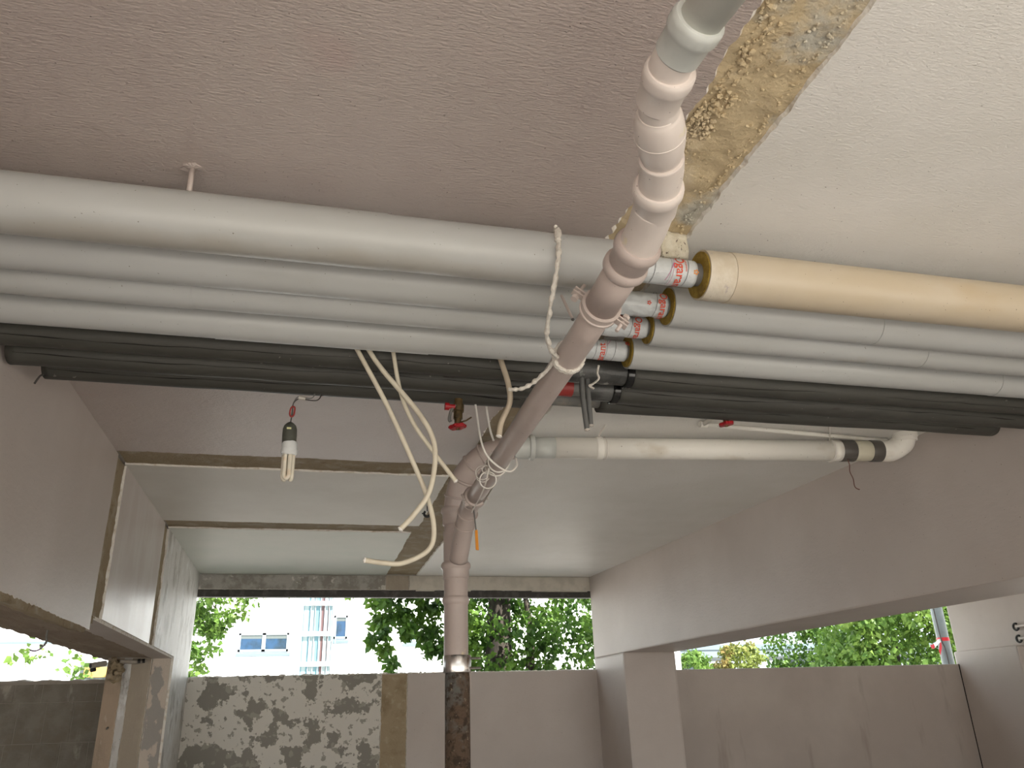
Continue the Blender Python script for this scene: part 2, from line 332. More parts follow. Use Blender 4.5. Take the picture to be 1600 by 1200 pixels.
# lumps of mortar still stuck to the strip
b = bmesh.new()
for k in range(900):
    y = rnd(.55, 1.75); e = random.random()
    x = .76 + .03 * noise.noise(V(y * 5, 0, 0)) + abs(random.gauss(0, .025)) if e < .6 else (.93 - abs(random.gauss(0, .012)) if e < .9 else rnd(.76, .93))
    s = rnd(.0012, .0042) * (1.5 if e < .25 else 1)
    r_ = bmesh.ops.create_icosphere(b, subdivisions=1, radius=s, matrix=Matrix.Translation((x, y, 2.706)) @ Matrix.Diagonal((1.2, 1.2, .8, 1)))
    for v_ in r_['verts']: v_.co += Vector((rnd(-1, 1), rnd(-1, 1), rnd(-1, 1))) * s * .35
for (cx, cy) in ((.775, 1.245), (.80, 1.28), (.785, .80), (.77, .9), (.80, 1.20)):
    for k in range(34):
        s = rnd(.002, .0065)
        r_ = bmesh.ops.create_icosphere(b, subdivisions=1, radius=s, matrix=Matrix.Translation((cx + rnd(-.02, .02), cy + rnd(-.03, .03), 2.704)))
        for v_ in r_['verts']: v_.co += Vector((rnd(-1, 1), rnd(-1, 1), rnd(-1, 1))) * s * .4
o = obj('mortar_crumbs', b, BARE, ceil); o['kind'] = 'stuff'
# unseen storey above, added so its shadow falls on the near tree
structure(box('wall_upper_shade', (-5.9, -3.2, 3.0), (10.6, 7.75, 6.9), WHITEW), 'unseen storey added above the ceiling to shade the tree', 'wall')
structure(box('wall_left', (-6.1, -3.2, -.2), (-5.9, 7.75, 3.0), MWALL), 'painted end wall beyond the left bay', 'wall')
structure(box('wall_right', (10.6, -3.2, -.2), (10.8, 7.75, 3.0), MWALL), 'painted end wall beyond the right bay', 'wall')

structure(box('wall_back_blocker', (-30, -15, -.1), (34, -14, 3.4), VIAW), 'unseen long wall added behind the camera to block low sky light', 'wall')  # added out of view to keep low sky light off the far walls
# ------------------------------------------------------------------ left beam and column
lb = structure(box('trim_1', (-1.43, -3.2, 1.965), (-.935, 7.4, 2.705), CONC), 'deep mauve ceiling beam on the left with two brown mortar scars', 'beam')
fx = lambda u, v, d: (-.935 + d, u, v)
panel('paint_panel', -3.15, 1.895, 3.955, 2.70, (.014, .012, 0, 0), fx, .015, MWALL, lb, .007, seed=11)
panel('paint_panel', 4.15, 1.962, 5.425, 2.70, (0, .014, 0, .012), fx, .015, MGLOSS, lb, .004, seed=12)
rough('mortar_strip', 3.90, 1.955, 4.20, 2.70, fx, BROWN, lb, .008, .018, .003, 14, 2)
rough('mortar_strip', 5.38, 1.965, 5.66, 2.70, fx, BROWN, lb, .008, .022, .003, 14, 4)
panel('paint_panel', 5.60, 1.962, 7.39, 2.70, (0, 0, 0, .02), fx, .015, PEEL, lb, .005, seed=13)['label'] = 'peeling grey white paint'
sz = lambda u, v, d: (u, v, 1.965 - d)
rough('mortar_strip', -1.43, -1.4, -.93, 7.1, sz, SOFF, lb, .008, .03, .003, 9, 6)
panel('paint_panel', -1.07, 4.02, -.93, 6.5, (.012, 0, 0, .014), sz, .016, MWALL, lb, .012, seed=14)
# mortar lip of the wall that stood under the beam
b = bmesh.new(); N = 170; sec = 7; rows = []
for i in range(N + 1):
    y = -1.4 + 5.4 * i / N; tp = min(1, (4.0 - y) / .12); row = []
    for k in range(sec):
        t = k / (sec - 1); x = -.923 - .195 * t
        dz = (.088 * (1 - t) ** .6) * max(0, tp) + .012 * noise.fractal(V(y * 14, t * 3, 1), 1, 2, 4)
        row.append(b.verts.new((x, y, 1.962 - max(.0, dz))))
    row.insert(0, b.verts.new((-.9215, y, 1.925)))
    rows.append(row)
for A, B in zip(rows, rows[1:]):
    for k in range(sec): f = b.faces.new((A[k], A[k + 1], B[k + 1], B[k])); f.smooth = True
obj('mortar_lip', b, BROWN, lb)
lc = structure(box('trim_2', (-1.355, 6.5, -.05), (-.935, 7.45, 1.963), CONC), 'bare peeling column under the left beam', 'column')
fy = lambda u, v, d: (u, 6.5 - d, v)
panel('plaster_band', -1.355, 0, -1.245, 1.955, (0, .008, 0, 0), fy, .008, COLBR, lc, .004, seed=21)
panel('plaster_band', -1.245, 0, -1.195, 1.955, (0, .01, 0, .006), fy, .005, PEEL, lc, .003, seed=22)
panel('plaster_band', -1.195, 0, -1.065, 1.955, (0, .008, 0, .006), fy, .008, COLGR, lc, .004, seed=23)
panel('plaster_band', -1.06, 0, -.935, 1.955, (0, 0, 0, .008), fy, .010, COLPK, lc, .008, seed=24)
panel('plaster_band', 6.5, 0, 7.4, 1.962, (0, 0, 0, 0), fx, .015, PEEL, lc, seed=25)
# ------------------------------------------------------------------ right beam and column (the beam is a little out of square)
RX = lambda y: 2.63 + (7.2 - y) * .052
def beam_pts(z0, z1, x0f, x1f, y0, y1): return [(x0f(y0), y0, z0), (x1f(y0), y0, z0), (x1f(y1), y1, z0), (x0f(y1), y1, z0), (x0f(y0), y0, z1), (x1f(y0), y0, z1), (x1f(y1), y1, z1), (x0f(y1), y1, z1)]
structure(hexa('trim_3', beam_pts(1.962, 2.711, RX, lambda y: RX(y) + .5, -3.2, 7.4), MWALL, None, .012), 'smooth mauve ceiling beam on the right of the near bay', 'beam')
structure(hexa('trim_4', beam_pts(-.05, 1.97, lambda y: 2.655 + (6.75 - y) * .03, lambda y: 3.14, 6.75, 7.45), MWALL, None, .022), 'mauve column under the right beam', 'column')
structure(box('trim_5', (6.63, -3.2, 1.962), (7.13, 7.4, 2.711), MWALL, None, .012), 'pale beam at the far right edge of the picture', 'beam')
structure(box('trim_6', (6.6305, 6.62, -.05), (7.12, 7.45, 1.97), MWALL, None, .02), 'mauve column at the far right edge', 'column')

# ------------------------------------------------------------------ parapets, lintel
pm = structure(box('wall_front', (-.95, 7.412, -.05), (2.66, 7.62, 1.862), CONC), 'waist high parapet of the middle bay below the opening', 'parapet')
py = lambda u, v, d: (u, 7.412 - d, v)
panel('render_panel', -.95, 0, .665, 1.862, (0, .02, .012, 0), py, .012, PATCH, pm, .008, .02, seed=31)['label'] = 'patchy grey and white render'
panel('render_panel', .665, 0, .885, 1.855, (0, .006, .01, .006), py, .006, STRIPBR, pm, .004, .02, seed=32)['label'] = 'bare brown strip'
panel('render_panel', .885, 0, 2.66, 1.864, (0, 0, .008, .01), py, .014, MWALL, pm, .010, .02, seed=33)['label'] = 'mauve paint'
b = bmesh.new()      # crumbs along the top edge
for k in range(260):
    x = rnd(-.9, 2.6); s = rnd(.004, .014) * (1 if x < 1 else .7)
    r_ = bmesh.ops.create_icosphere(b, subdivisions=1, radius=s, matrix=Matrix.Translation((x, rnd(7.40, 7.5), 1.862)) @ Matrix.Diagonal((rnd(1, 3), 1.2, .8, 1)))
    for v_ in r_['verts']: v_.co += Vector((rnd(-1, 1), rnd(-1, 1), rnd(-1, 1))) * s * .3
o = obj('plaster_crumbs', b, PLASTER, pm); o['kind'] = 'stuff'
pr_ = structure(box('wall_front_right', (3.1, 7.412, -.05), (6.66, 7.62, 1.846), MDARK, None, .006), 'smooth mauve parapet of the right bay', 'parapet')
box('joint', (6.626, 7.404, 0), (6.632, 7.413, 1.846), SLIT, pr_)
pl = structure(box('wall_front_left', (-5.9, 7.402, -.05), (-1.34, 7.60, 1.83), CONC), 'raw block parapet of the left bay', 'parapet')
bw, bh = .197, .295
blk = None
for r in range(6):
    for c in range(23):
        z1 = 1.695 - (r - 1) * bh if r else 1.835; z0 = 1.695 - r * bh
        x1 = -1.345 - c * bw - (.0 if r % 2 else .05); x0 = x1 - bw
        o = box('block', (x0 + .002, 7.396 + rnd(0, .004), z0 + .002), (x1 - .002, 7.44, z1 - .002), BLOCK, pl, .003)
# crumbly mortar bed on top of the blocks
b = bmesh.new(); N = 150; rows = []
for i in range(N + 1):
    x = -5.9 + 4.56 * i / N
    h = 1.862 + .016 * noise.fractal(V(x * 9, 1, 0), 1, 2, 4)
    rows.append([b.verts.new(q) for q in ((x, 7.392, 1.828), (x, 7.385 + .006 * noise.noise(V(x * 30, 0, 3)), 1.85), (x, 7.42, h), (x, 7.6, h + .006 * noise.noise(V(x * 22, 5, 0))), (x, 7.61, 1.82))])
for A, B in zip(rows, rows[1:]):
    for k in range(4): f = b.faces.new((A[k], B[k], B[k + 1], A[k + 1])); f.smooth = True
obj('mortar_bed', b, CONC, pl)
lin = structure(box('wall_front_lintel', (-5.9, 7.412, 2.575), (10.6, 7.75, 2.712), CONC), 'narrow lintel above the front openings', 'lintel')
panel('render_panel', -.93, 2.572, .675, 2.70, (.006, .008, 0, 0), py, .012, LINT, lin, .006, .014, seed=41)
panel('render_panel', .675, 2.572, .885, 2.70, (.004, .004, 0, .004), py, .006, COLGR, lin, .004, .014, seed=42)
panel('render_panel', .885, 2.572, 2.66, 2.70, (.008, 0, 0, .006), py, .012, LINTC, lin, .008, .014, seed=43)
fr = structure(box('window_1', (-.94, 7.43, 2.512), (2.66, 7.50, 2.58), DARKFR, None, .004), 'dark leftover frame along the top of the middle opening', 'frame')
for x0, x1 in ((.95, 1.12), (1.38, 1.46), (2.05, 2.6)):
    box('paint_flake', (x0, 7.415, 2.565), (x1, 7.43, 2.585), LINTC, fr)

# ------------------------------------------------------------------ the four clad heating pipes
def arc_text(name, s, R, x0, ang0, size, yc, zc, mat, parent, flip=False):
    """flat print wrapped round a pipe that runs along X; letters run round the pipe"""
    cu = bpy.data.curves.new('print', 'FONT'); cu.body = s; cu.size = size; cu.offset = size * .012
    to = bpy.data.objects.new('print', cu); COL.objects.link(to)
    dg = bpy.context.evaluated_depsgraph_get(); me = bpy.data.meshes.new_from_object(to.evaluated_get(dg))
    bpy.data.objects.remove(to)
    sg = -1 if flip else 1
    for v in me.vertices:
        a = ang0 - sg * v.co.x / R                      # ang measured from +Y(away) over up; front of pipe = 180 deg
        X = x0 + sg * v.co.y
        v.co = (X, yc - math.cos(a) * R, zc + math.sin(a) * R)
    return obj(name, me, mat, parent)
def band(name, R, x0, x1, skew, yc, zc, mat, parent, a0=-100, a1=170):
    b = bmesh.new(); n = 40; prev = None
    for i in range(n + 1):
        a = math.radians(a0 + (a1 - a0) * i / n); sk = skew * (i / n - .5)
        p = [b.verts.new((x + sk, yc - math.cos(a) * R, zc + math.sin(a) * R)) for x in (x0, x1)]
        if prev: b.faces.new((prev[0], prev[1], p[1], p[0]))
        prev = p
    return obj(name, b, mat, parent)
def flower(R, x, a, s, yc, zc, mat, parent):
    b = bmesh.new()
    for k in range(5):
        t = k * 2 * math.pi / 5; ring = []
        for j in range(7):
            q = j * 2 * math.pi / 7; dx = s * (.62 * math.cos(t) + .34 * math.cos(q)); da = s * (.62 * math.sin(t) + .34 * math.sin(q)) / R
            ring.append(b.verts.new((x + dx, yc - math.cos(a + da) * R, zc + math.sin(a + da) * R)))
        b.faces.new(ring)
    return obj('flower_print', b, mat, parent)
def clad_pipe(yc, zc, R, rin, seams_l, seams_r, matr, label, kind, xl0=-.925, xr1=2.95, XL=.735, XR=.945):
    t = thing('insulated_pipe', label, 'pipe', (0, 0, 0), 'clad heating pipes under the ceiling')
    cuts = [xl0] + seams_l + [XL]
    def sect(x0, x1, mat, rr, dy0=0, dz0=0):
        return lathe('cladding_section', [(0, rr - .004), (0, rr), (x1 - x0, rr), (x1 - x0, rr - .004)], (x0, yc + dy0, zc + dz0), (x1, yc, zc), mat, t, 48)
    for i, (a, c) in enumerate(zip(cuts, cuts[1:])): sect(a, c + .004, CLAD, R + (.0016 if i % 2 else 0))
    cuts = [XR] + seams_r + [xr1]
    for i, (a, c) in enumerate(zip(cuts, cuts[1:])): sect(a, c + .004, CLADP if (matr is CLADY and i == 0) else matr, R + (.0016 if i % 2 else 0))
    for x0, x1, c0 in ((XL - .05, XL + .003, 1), (XR - .004, XR + .05, -1)):
        lathe('insulation_ring', [(0, rin), (0, rin), (0, R - .005), (x1 - x0, R - .005), (x1 - x0, rin)], (x0, yc, zc), (x1, yc, zc), WOOL, t, 40)
    lathe('steel_pipe', [(0, rin - .004), (XR - XL + .1, rin - .004)], (XL - .05, yc, zc), (XR + .05, yc, zc), STEEL, t, 32)
    # wrinkled foil paper wrap with print
    b = bmesh.new(); n, L = 48, 24; rings = []; xw = XR - .012 if kind != 1 else XR - .022
    for i in range(L + 1):
        x = XL + .004 + (xw - XL - .004) * i / L; ring = []
        for k in range(n):
            a = 2 * math.pi * k / n; wr = {2: .004, 3: .002}.get(kind, .0008)
            rr = rin + .001 + wr * noise.noise(V(x * 45, math.cos(a) * 2, math.sin(a) * 2 + kind * 9))
            ring.append(b.verts.new((x, yc + math.cos(a) * rr, zc + math.sin(a) * rr)))
        rings.append(ring)
    for A, B in zip(rings, rings[1:]):
        for k in range(n): f = b.faces.new((A[k], B[k], B[(k + 1) % n], A[(k + 1) % n])); f.smooth = True
    b.faces.new(rings[0]); b.faces.new(rings[-1][::-1])
    wrap = obj('paper_wrap', b, PAPER, t); wrap['label'] = 'white foil wrap with red print'
    Rp = rin + (.0052 if kind == 2 else .0034 if kind == 3 else .0022); P = wrap
    def line(x, wd=.0012, mat=BLACKLN, sk=.02, a0=-100, a1=170): band('print_line', Rp, x, x + wd, sk, yc, zc, mat, P, a0, a1)
    if kind == 1:
        arc_text('print_text', 'Ogarant', Rp, .864, math.radians(56), .035, yc, zc, RED, P)
        arc_text('print_text', 'garantie garantie', Rp, .889, math.radians(50), .007, yc, zc, RED, P)
        line(.899); line(.808); line(.859, .0008, PINK); line(.846, .0015, PINK, .02, -70, 10); line(.853, .0006)
        flower(Rp, .918, math.radians(-22), .008, yc, zc, ORPRINT, P); flower(Rp, .775, math.radians(2), .011, yc, zc, ORPRINT, P)
    elif kind in (2, 3):
        x0 = .908 if kind == 2 else .892
        arc_text('print_text', 'Ogarant', Rp, x0, math.radians(36), .030, yc, zc, RED, P)
        line(x0 - .008); line(x0 - .135 if kind == 2 else x0 - .09)
        flower(Rp, x0 - .105 if kind == 2 else x0 - .045, math.radians(32), .008, yc, zc, RED, P); flower(Rp, x0 - .035, math.radians(-20), .007, yc, zc, RED, P)
    else:
        arc_text('print_text', 'garant', Rp, .857, math.radians(-122), .032, yc, zc, RED, P, True)
        line(.832); line(.862, .0008, RED); line(.867, .0008); line(.873, .0015, PINK, .02, 0, 50); line(.895)
        flower(Rp, .935, math.radians(25), .010, yc, zc, RED, P)
    return t
p1 = clad_pipe(1.645, 2.553, .0665, .034, [-.72, .12], [1.02, 2.9], CLADY, 'thickest clad pipe nearest the camera, yellowed right of the gap', 1)
p2 = clad_pipe(1.846, 2.565, .0580, .033, [-.565, .40], [1.62], CLAD, 'second clad pipe, behind the thickest one, with crumpled wrap', 2)
p3 = clad_pipe(1.988, 2.565, .0520, .031, [-.745, -.35], [1.9], CLAD, 'third clad pipe back from the camera', 3)
p4 = clad_pipe(2.157, 2.565, .0550, .032, [-.305, .3], [2.35], CLAD, 'rearmost grey clad pipe, beside the black foam pipes', 4)
# the mineral wool torn out under pipe end, plaster on the cut of the rear pipe
o = torus('plaster_smear', (.950, 2.157, 2.565), (1, 0, 0), .0555, .0032, PLASTER, p4, 30, 6, (math.radians(200), math.radians(330)), .003)
# steel hangers
def hanger(x, y, z0, label):
    t = thing('hanger_rod', label, 'rod', (x, y, z0))
    sm_sweep('rod', [(x, y, z0), (x, y, 2.70)], .0065, PINKM, t, 12)
    b = bmesh.new()
    for k in range(7):
        s = rnd(.006, .012); r_ = bmesh.ops.create_icosphere(b, subdivisions=1, radius=s, matrix=Matrix.Translation((x + rnd(-.014, .014), y + rnd(-.012, .012), 2.699)) @ Matrix.Diagonal((1.3, 1.2, .5, 1)))
        for v_ in r_['verts']: v_.co += Vector((rnd(-1, 1), rnd(-1, 1), 0)) * s * .3
    obj('plaster_collar', b, MAUVE, t); return t
hanger(-.327, 1.645, 2.617, 'short painted rod holding the thickest pipe to the ceiling')

# ------------------------------------------------------------------ black foam covered pipes behind
def foam_pipe(yc, zc, r, segs, label):
    t = thing('foam_covered_pipe', label, 'pipe', (.8, yc, zc), 'black foam covered pipes')
    for (x0, x1, seam_a) in segs:
        n = 60; path, rad = [], []
        for i in range(n + 1):
            x = x0 + (x1 - x0) * i / n; e = 1
            path.append((x, yc + .004 * noise.noise(V(x * 3, yc, 0)), zc + .004 * noise.noise(V(x * 2.3, 0, yc)))); rad.append(r * (1 + .03 * noise.noise(V(x * 6, 0, yc * 9))))
        b = sweep(path, rad, 24)
        for v in b.verts:       # resting flat at the bottom
            lo_ = zc - r * .86
            if v.co.z < lo_: v.co.z = lo_ + (v.co.z - lo_) * .7
        for f in b.faces: f.smooth = len(f.verts) == 4
        fo = obj('foam_sleeve', b, FOAM, t)
        pts = []
        for i in range(61):
            x = x0 + .02 + (x1 - x0 - .04) * i / 60; a = math.radians(seam_a + 9 * noise.noise(V(x * 2.5, yc, 5)) + 4 * noise.noise(V(x * 11, yc, 5)))
            pts.append((x, yc - math.cos(a) * r * 1.0, zc + max(-.86, math.sin(a)) * r * 1.0))
        sm_sweep('seam_slit', pts, [.0006 + .0026 * max(0, noise.noise(V(i * .23, yc, 2))) for i in range(61)], SLIT, fo, 8)
    lathe('bare_pipe', [(0, .0), (0, r * .62), (.5, r * .62), (.5, 0)], (.6, yc, zc), (1.1, yc, zc), STEEL, t, 28)
    return t
fa = foam_pipe(2.305, 2.552, .046, [(-.925, .73, -38), (1.0, 2.96, -44)], 'front one of the three black foam covered pipes')
fb = foam_pipe(2.425, 2.543, .046, [(-.905, .75, -30), (1.0, 2.76, -30)], 'middle one of the three black foam covered pipes')
fc = foam_pipe(2.555, 2.554, .046, [(-.845, .70, -35), (.985, 2.72, -40)], 'rear one of the three black foam covered pipes')
lathe('smeared_wrap', [(0, .0), (0, .040), (.02, .043), (.26, .043), (.27, .0)], (.735, 2.305, 2.556), (1.02, 2.305, 2.556), BITU, fa, 32)
lathe('smeared_wrap', [(0, .0), (0, .037), (.02, .041), (.11, .041), (.12, .0)], (.89, 2.425, 2.541), (1.02, 2.425, 2.541), BITU, fb, 32)
lathe('black_tape', [(0, .03), (0, .046), (.003, .0485), (.024, .0485), (.027, .046), (.027, .03)], (.985, 2.305, 2.552), (1.1, 2.309, 2.552), TAPEBK, fa, 36)
lathe('black_tape', [(0, .03), (0, .046), (.003, .0485), (.024, .0485), (.027, .046), (.027, .03)], (.980, 2.425, 2.542), (1.1, 2.43, 2.542), TAPEBK, fb, 36)
lathe('red_tape', [(0, 0), (0, .0315), (.05, .0315), (.05, 0)], (.79, 2.425, 2.541), (.85, 2.425, 2.541), REDCONN, fb, 28)
sm_sweep('torn_wire', crom([(-.83, 2.50, 2.50), (-.835, 2.49, 2.49), (-.845, 2.49, 2.465)]), .003, DWIRE, fb, 8)

# ------------------------------------------------------------------ pink waste pipe (75 mm) and the stack (110 mm)
wp = thing('waste_pipe', 'pink painted waste pipe crossing under the grey pipes', 'pipe', (.64, 1.44, 2.41))
def socket(name, p0, d, L, r, mat, parent, bead=.006, mouth=True, n=36):
    """a socket from its mouth p0 downstream along d"""
    prof = [(0, r * .8), (0, r + .001), (.004, r + .004), (.010, r + bead), (.022, r + bead), (.029, r + .003), (.034, r), (L - .006, r - .001), (L, r - .006), (L, r * .75)]
    return lathe(name, prof, p0, Vector(p0) + Vector(d), mat, parent, n)
rp = .0355
sm_sweep('grey_spigot', [V(.62, .20, 2.475), V(.5155, .825, 2.462)], .0345, GREYPVCD, wp, 36)
socket('grey_coupling', (.5185, .795, 2.4625), (-.07, 1, -.03), .078, .0395, GREYPVC, wp, .0045)
sm_sweep('elbow', crom([(.5135, .85, 2.461), (.512, .88, 2.461), (.516, .915, 2.460)]), .0355, DRAINL, wp, 36)
socket('socket_collar', (.5165, .898, 2.460), (.12, 1, 0), .082, .0395, DRAINL, wp, .0045)
sm_sweep('elbow', crom([(.524, .96, 2.460), (.533, .985, 2.460), (.545, 1.01, 2.460)]), .0360, DRAINL, wp, 36)
ep = crom([(.535, .992, 2.460), (.549, 1.022, 2.460), (.566, 1.055, 2.459), (.583, 1.09, 2.457), (.600, 1.128, 2.455)], 8)
sm_sweep('elbow', ep, [.0365 + .0095 * math.sin(math.pi * min(1, max(0, (i - 1) / 26))) ** .6 if i < 28 else .0405 for i in range(len(ep))], DRAINL, wp, 36)
torus('elbow_rib', ep[14], ep[15] - ep[13], .0455, .0016, DRAINL, wp, 36, 8)
sm_sweep('elbow', crom([(.590, 1.105, 2.456), (.607, 1.145, 2.454), (.624, 1.20, 2.451)]), .0425, DRAINL, wp, 36)
socket('socket_collar', (.6165, 1.178, 2.452), (.29, 1, -.06), .085, .0455, DRAINL, wp, .0055)
sm_sweep('elbow', crom([(.633, 1.24, 2.447), (.643, 1.30, 2.441), (.645, 1.36, 2.430), (.643, 1.42, 2.420)]), .0430, DRAINL, wp, 36)
socket('socket_collar', (.6450, 1.352, 2.431), (-.02, 1, -.14), .072, .0465, DRAIN, wp, .0065)
socket('socket_collar', (.6425, 1.418, 2.421), (0, 1, -.09), .036, .0445, DRAIN, wp, .0075)
sm_sweep('straight_pipe', [(.642, 1.42, 2.420), (.641, 1.60, 2.4025)], .0420, DRAIN, wp, 36)
sm_sweep('straight_pipe', [(.641, 1.59, 2.403), (.641, 1.71, 2.392)] + [(.6405, 1.71 + (3.16 - 1.71) * i / 12, 2.392 - (2.392 - 2.332) * i / 12) for i in range(1, 13)], [.0375] + [.0375 - .0025 * i / 12 for i in range(13)], DRAIN, wp, 36)
def pipe_clamp(p, d, R, label, parent=None, ear=.03, ang=0, mat=PINKM):
    t = thing('pipe_clamp', label, 'clamp', p); d = Vector(d).normalized()
    lathe('band', [(0, R - .002), (0, R + .007), (.005, R + .007), (.007, R + .004), (.021, R + .004), (.023, R + .007), (.028, R + .007), (.028, R - .002)], Vector(p) - d * .014, Vector(p) + d, mat, t, 40)
    a = Vector((0, 0, 1)); x = d.cross(a).normalized(); y = x.cross(d)
    for s in (-1, 1):
        e = (x * math.cos(ang) + y * math.sin(ang)) * s; q = Vector(p) + e * (R + ear * .45); n_ = d.cross(e)
        b = bmesh.new()
        for off in (-.0055, .0055):
            c0 = [Vector(p) + e * (R - .004) - d * .009, Vector(p) + e * (R - .004) + d * .009, Vector(p) + e * (R + ear) + d * .009, Vector(p) + e * (R + ear) - d * .009]
            lo = [b.verts.new(c + n_ * (off - .002)) for c in c0]; hi = [b.verts.new(c + n_ * (off + .002)) for c in c0]
            b.faces.new(lo[::-1]); b.faces.new(hi)
            for k in range(4): b.faces.new((lo[k], lo[(k + 1) % 4], hi[(k + 1) % 4], hi[k]))
        obj('lug', b, mat, t)
        q = Vector(p) + e * (R + ear * .6)
        bo = sm_sweep('bolt', [q - n_ * .020, q + n_ * .030], .0048, mat, t, 10)
        lathe('bolt_head', [(0, .0), (0, .0095), (.010, .0095), (.010, 0)], q - n_ * .024, q, mat, t, 6)
    return t
pipe_clamp((.641, 1.60, 2.402), (0, 1, -.075), .0425, 'painted steel clamp with two bolts on the waste pipe under the thickest pipe', ear=.036, ang=-.62)
pipe_clamp((.640, 3.145, 2.333), (0, 1, -.045), rp + .001, 'small clamp on the waste pipe just before the branch', ear=.016, ang=.4)
sk = thing('soil_stack', 'pink painted soil stack with branch standing behind the crossing pipe', 'pipe', (.632, 3.55, 0))
R1 = .0525
lathe('riser', [(0, R1), (2.32 - 1.70, R1)], (.632, 3.55, 1.70), (.632, 3.55, 3), DRAIN, sk, 40)
socket('socket_collar', (.632, 3.55, 2.135), (0, 0, -1), .075, R1 + .0065, DRAIN, sk, .0075)
socket('socket_collar', (.631, 3.55, 1.985), (0, 0, -1), .040, R1 + .0015, DRAIN, sk, .006)
socket('socket_collar', (.630, 3.55, 2.385), (0, 0, -1), .085, R1 + .006, DRAIN, sk, .0075)
lathe('branch_body', [(0, R1), (0, R1 + .004), (.006, R1 + .004), (.13, R1 + .002), (.14, R1)], (.632, 3.55, 2.275), (.632, 3.55, 0), DRAIN, sk, 40)
sm_sweep('branch', crom([(.640, 3.205, 2.330), (.640, 3.27, 2.318), (.639, 3.33, 2.288), (.638, 3.40, 2.232), (.635, 3.50, 2.14)]), .0405, DRAIN, sk, 36)
socket('branch_socket', (.640, 3.135, 2.334), (0, 1, -.06), .10, .0405, DRAIN, sk, .008)
torus('branch_rib', (.640, 3.30, 2.302), (0, 1, -.45), .042, .0032, DRAIN, sk, 36, 8)
torus('branch_rib', (.6385, 3.365, 2.262), (0, 1, -.75), .042, .0032, DRAIN, sk, 36, 8)
EL = [V(.630, 3.55, 2.33), V(.632, 3.53, 2.42), V(.648, 3.49, 2.495), V(.685, 3.44, 2.552), V(.735, 3.395, 2.592), V(.80, 3.36, 2.612), V(.86, 3.342, 2.62)]
ec = crom(EL, 8); sm_sweep('elbow', ec, R1 + .001, DRAIN, sk, 40)
for i, ex in ((9, .006), (17, .007), (25, .006), (32, .006), (42, .008)):
    d = (ec[min(i + 1, len(ec) - 1)] - ec[i - 1]); torus('elbow_rib', ec[i], d, R1 + .0025, .0048 if ex < .007 else .0075, DRAIN, sk, 40, 10)
sb = lathe('steel_band', [(0, R1), (0, R1 + .006), (.004, R1 + .0075), (.066, R1 + .0075), (.070, R1 + .006), (.070, R1)], (.636, 3.55, 1.74), (.636, 3.55, 0), CHROME, sk, 40)
for z in (1.725, 1.686): lathe('band_bolt', [(0, 0), (0, .005), (.05, .005), (.05, 0)], (.68, 3.50, z), (.735, 3.50, z), CHROME, sb, 8)
lathe('cast_iron_pipe', [(0, R1 - .002), (.03, R1 + .000), (1.69, R1 + .001)], (.637, 3.55, 1.68), (.64, 3.55, 0), RUST, sk, 40)['label'] = 'rusty cast iron lower pipe'
lathe('wedge', [(0, .0), (0, .008), (.05, .008), (.05, 0)], (.692, 3.56, 1.66), (.692, 3.56, 0), DRAIN, sk, 8)

# ------------------------------------------------------------------ white branch pipe to the right
wh = thing('white_drain_pipe', 'white drain pipe running right from the stack into the beam', 'pipe', (1.3, 3.30, 2.62))
def WP(x): return V(x, 3.335 - (x - .9) * .108, 2.620 + (x - .9) * .003)
def wseg(name, x0, x1, r, mat, bead=None):
    if bead: return lathe(name, bead, WP(x0), WP(x1), mat, wh, 36)
    return sm_sweep(name, [WP(x0), WP(x1)], r, mat, wh, 36)
wseg('main_pipe', 1.05, 2.40, .049, WHITEP)
wseg('grey_socket', .865, .955, .052, GREYPVC, [(0, .04), (0, .052), (.066, .052), (.07, .058), (.086, .059), (.092, .053), (.092, .04)])
wseg('grey_pipe_end', .94, 1.055, .0485, GREYPVC)
wseg('dirty_spacer', 2.40, 2.66, .049, WHITEP2)
wseg('pipe_end_cap', 2.385, 2.44, .0505, WHITEP)
wseg('rubber_sleeve', 2.437, 2.505, .049, RUBBER, [(0, .044), (0, .0515), (.003, .0525), (.067, .0525), (.07, .0515), (.07, .044)])
wseg('rubber_sleeve', 2.59, 2.645, .049, RUBBER, [(0, .044), (0, .0515), (.003, .0525), (.054, .0525), (.057, .0515), (.057, .044)])
e0 = WP(2.64)
sm_sweep('elbow', crom([e0, WP(2.69), WP(2.725) + V(0, -.006, .012), V(2.752, 3.105, 2.66), V(2.757, 3.085, 2.70)]), .0510, WHITEP, wh, 36)
lathe('elbow_socket', [(0, .03), (0, .057), (.03, .058), (.034, .054), (.05, .054)], (2.757, 3.083, 2.715), (2.757, 3.10, 2.60), WHITEP, wh, 32)
o = torus('wire_tie', WP(1.285), (1, -.1, 0), .051, .003, WWIRE, wh, 36, 6)
wseg('strap', 1.24, 1.275, .0515, WHITEP, [(0, .045), (0, .0515), (.004, .054), (.028, .054), (.032, .0515), (.032, .045)])
o = torus('wire_tie', WP(2.39), (1, -.1, 0), .053, .004, WWIRE, wh, 36, 6)
def cable(name, pts, r, mat, label, cat='cable', n=10, tip=None, group=None, k=10):
    t = thing(name, label, cat, pts[0], group)
    sm_sweep('sheath', crom(pts, n), r, mat, t, k)
    if tip:
        d = (Vector(pts[-1]) - Vector(pts[-2])).normalized(); q = Vector(pts[-1])
        lathe('cut_end', [(0, r * 1.08), (.004, r * 1.08), (.0042, r * .55), (.006, r * .5), (.006, 0)], q - d * .002, q + d, tip, t, 12)
    return t
cable('hanger_wire', [(1.255, 3.19, 2.70), (1.253, 3.2, 2.69), (1.25, 3.25, 2.675), (1.256, 3.285, 2.668)], .0045, WWIRE, 'white wire tying the white drain pipe to the ceiling at its left part', 'wire')
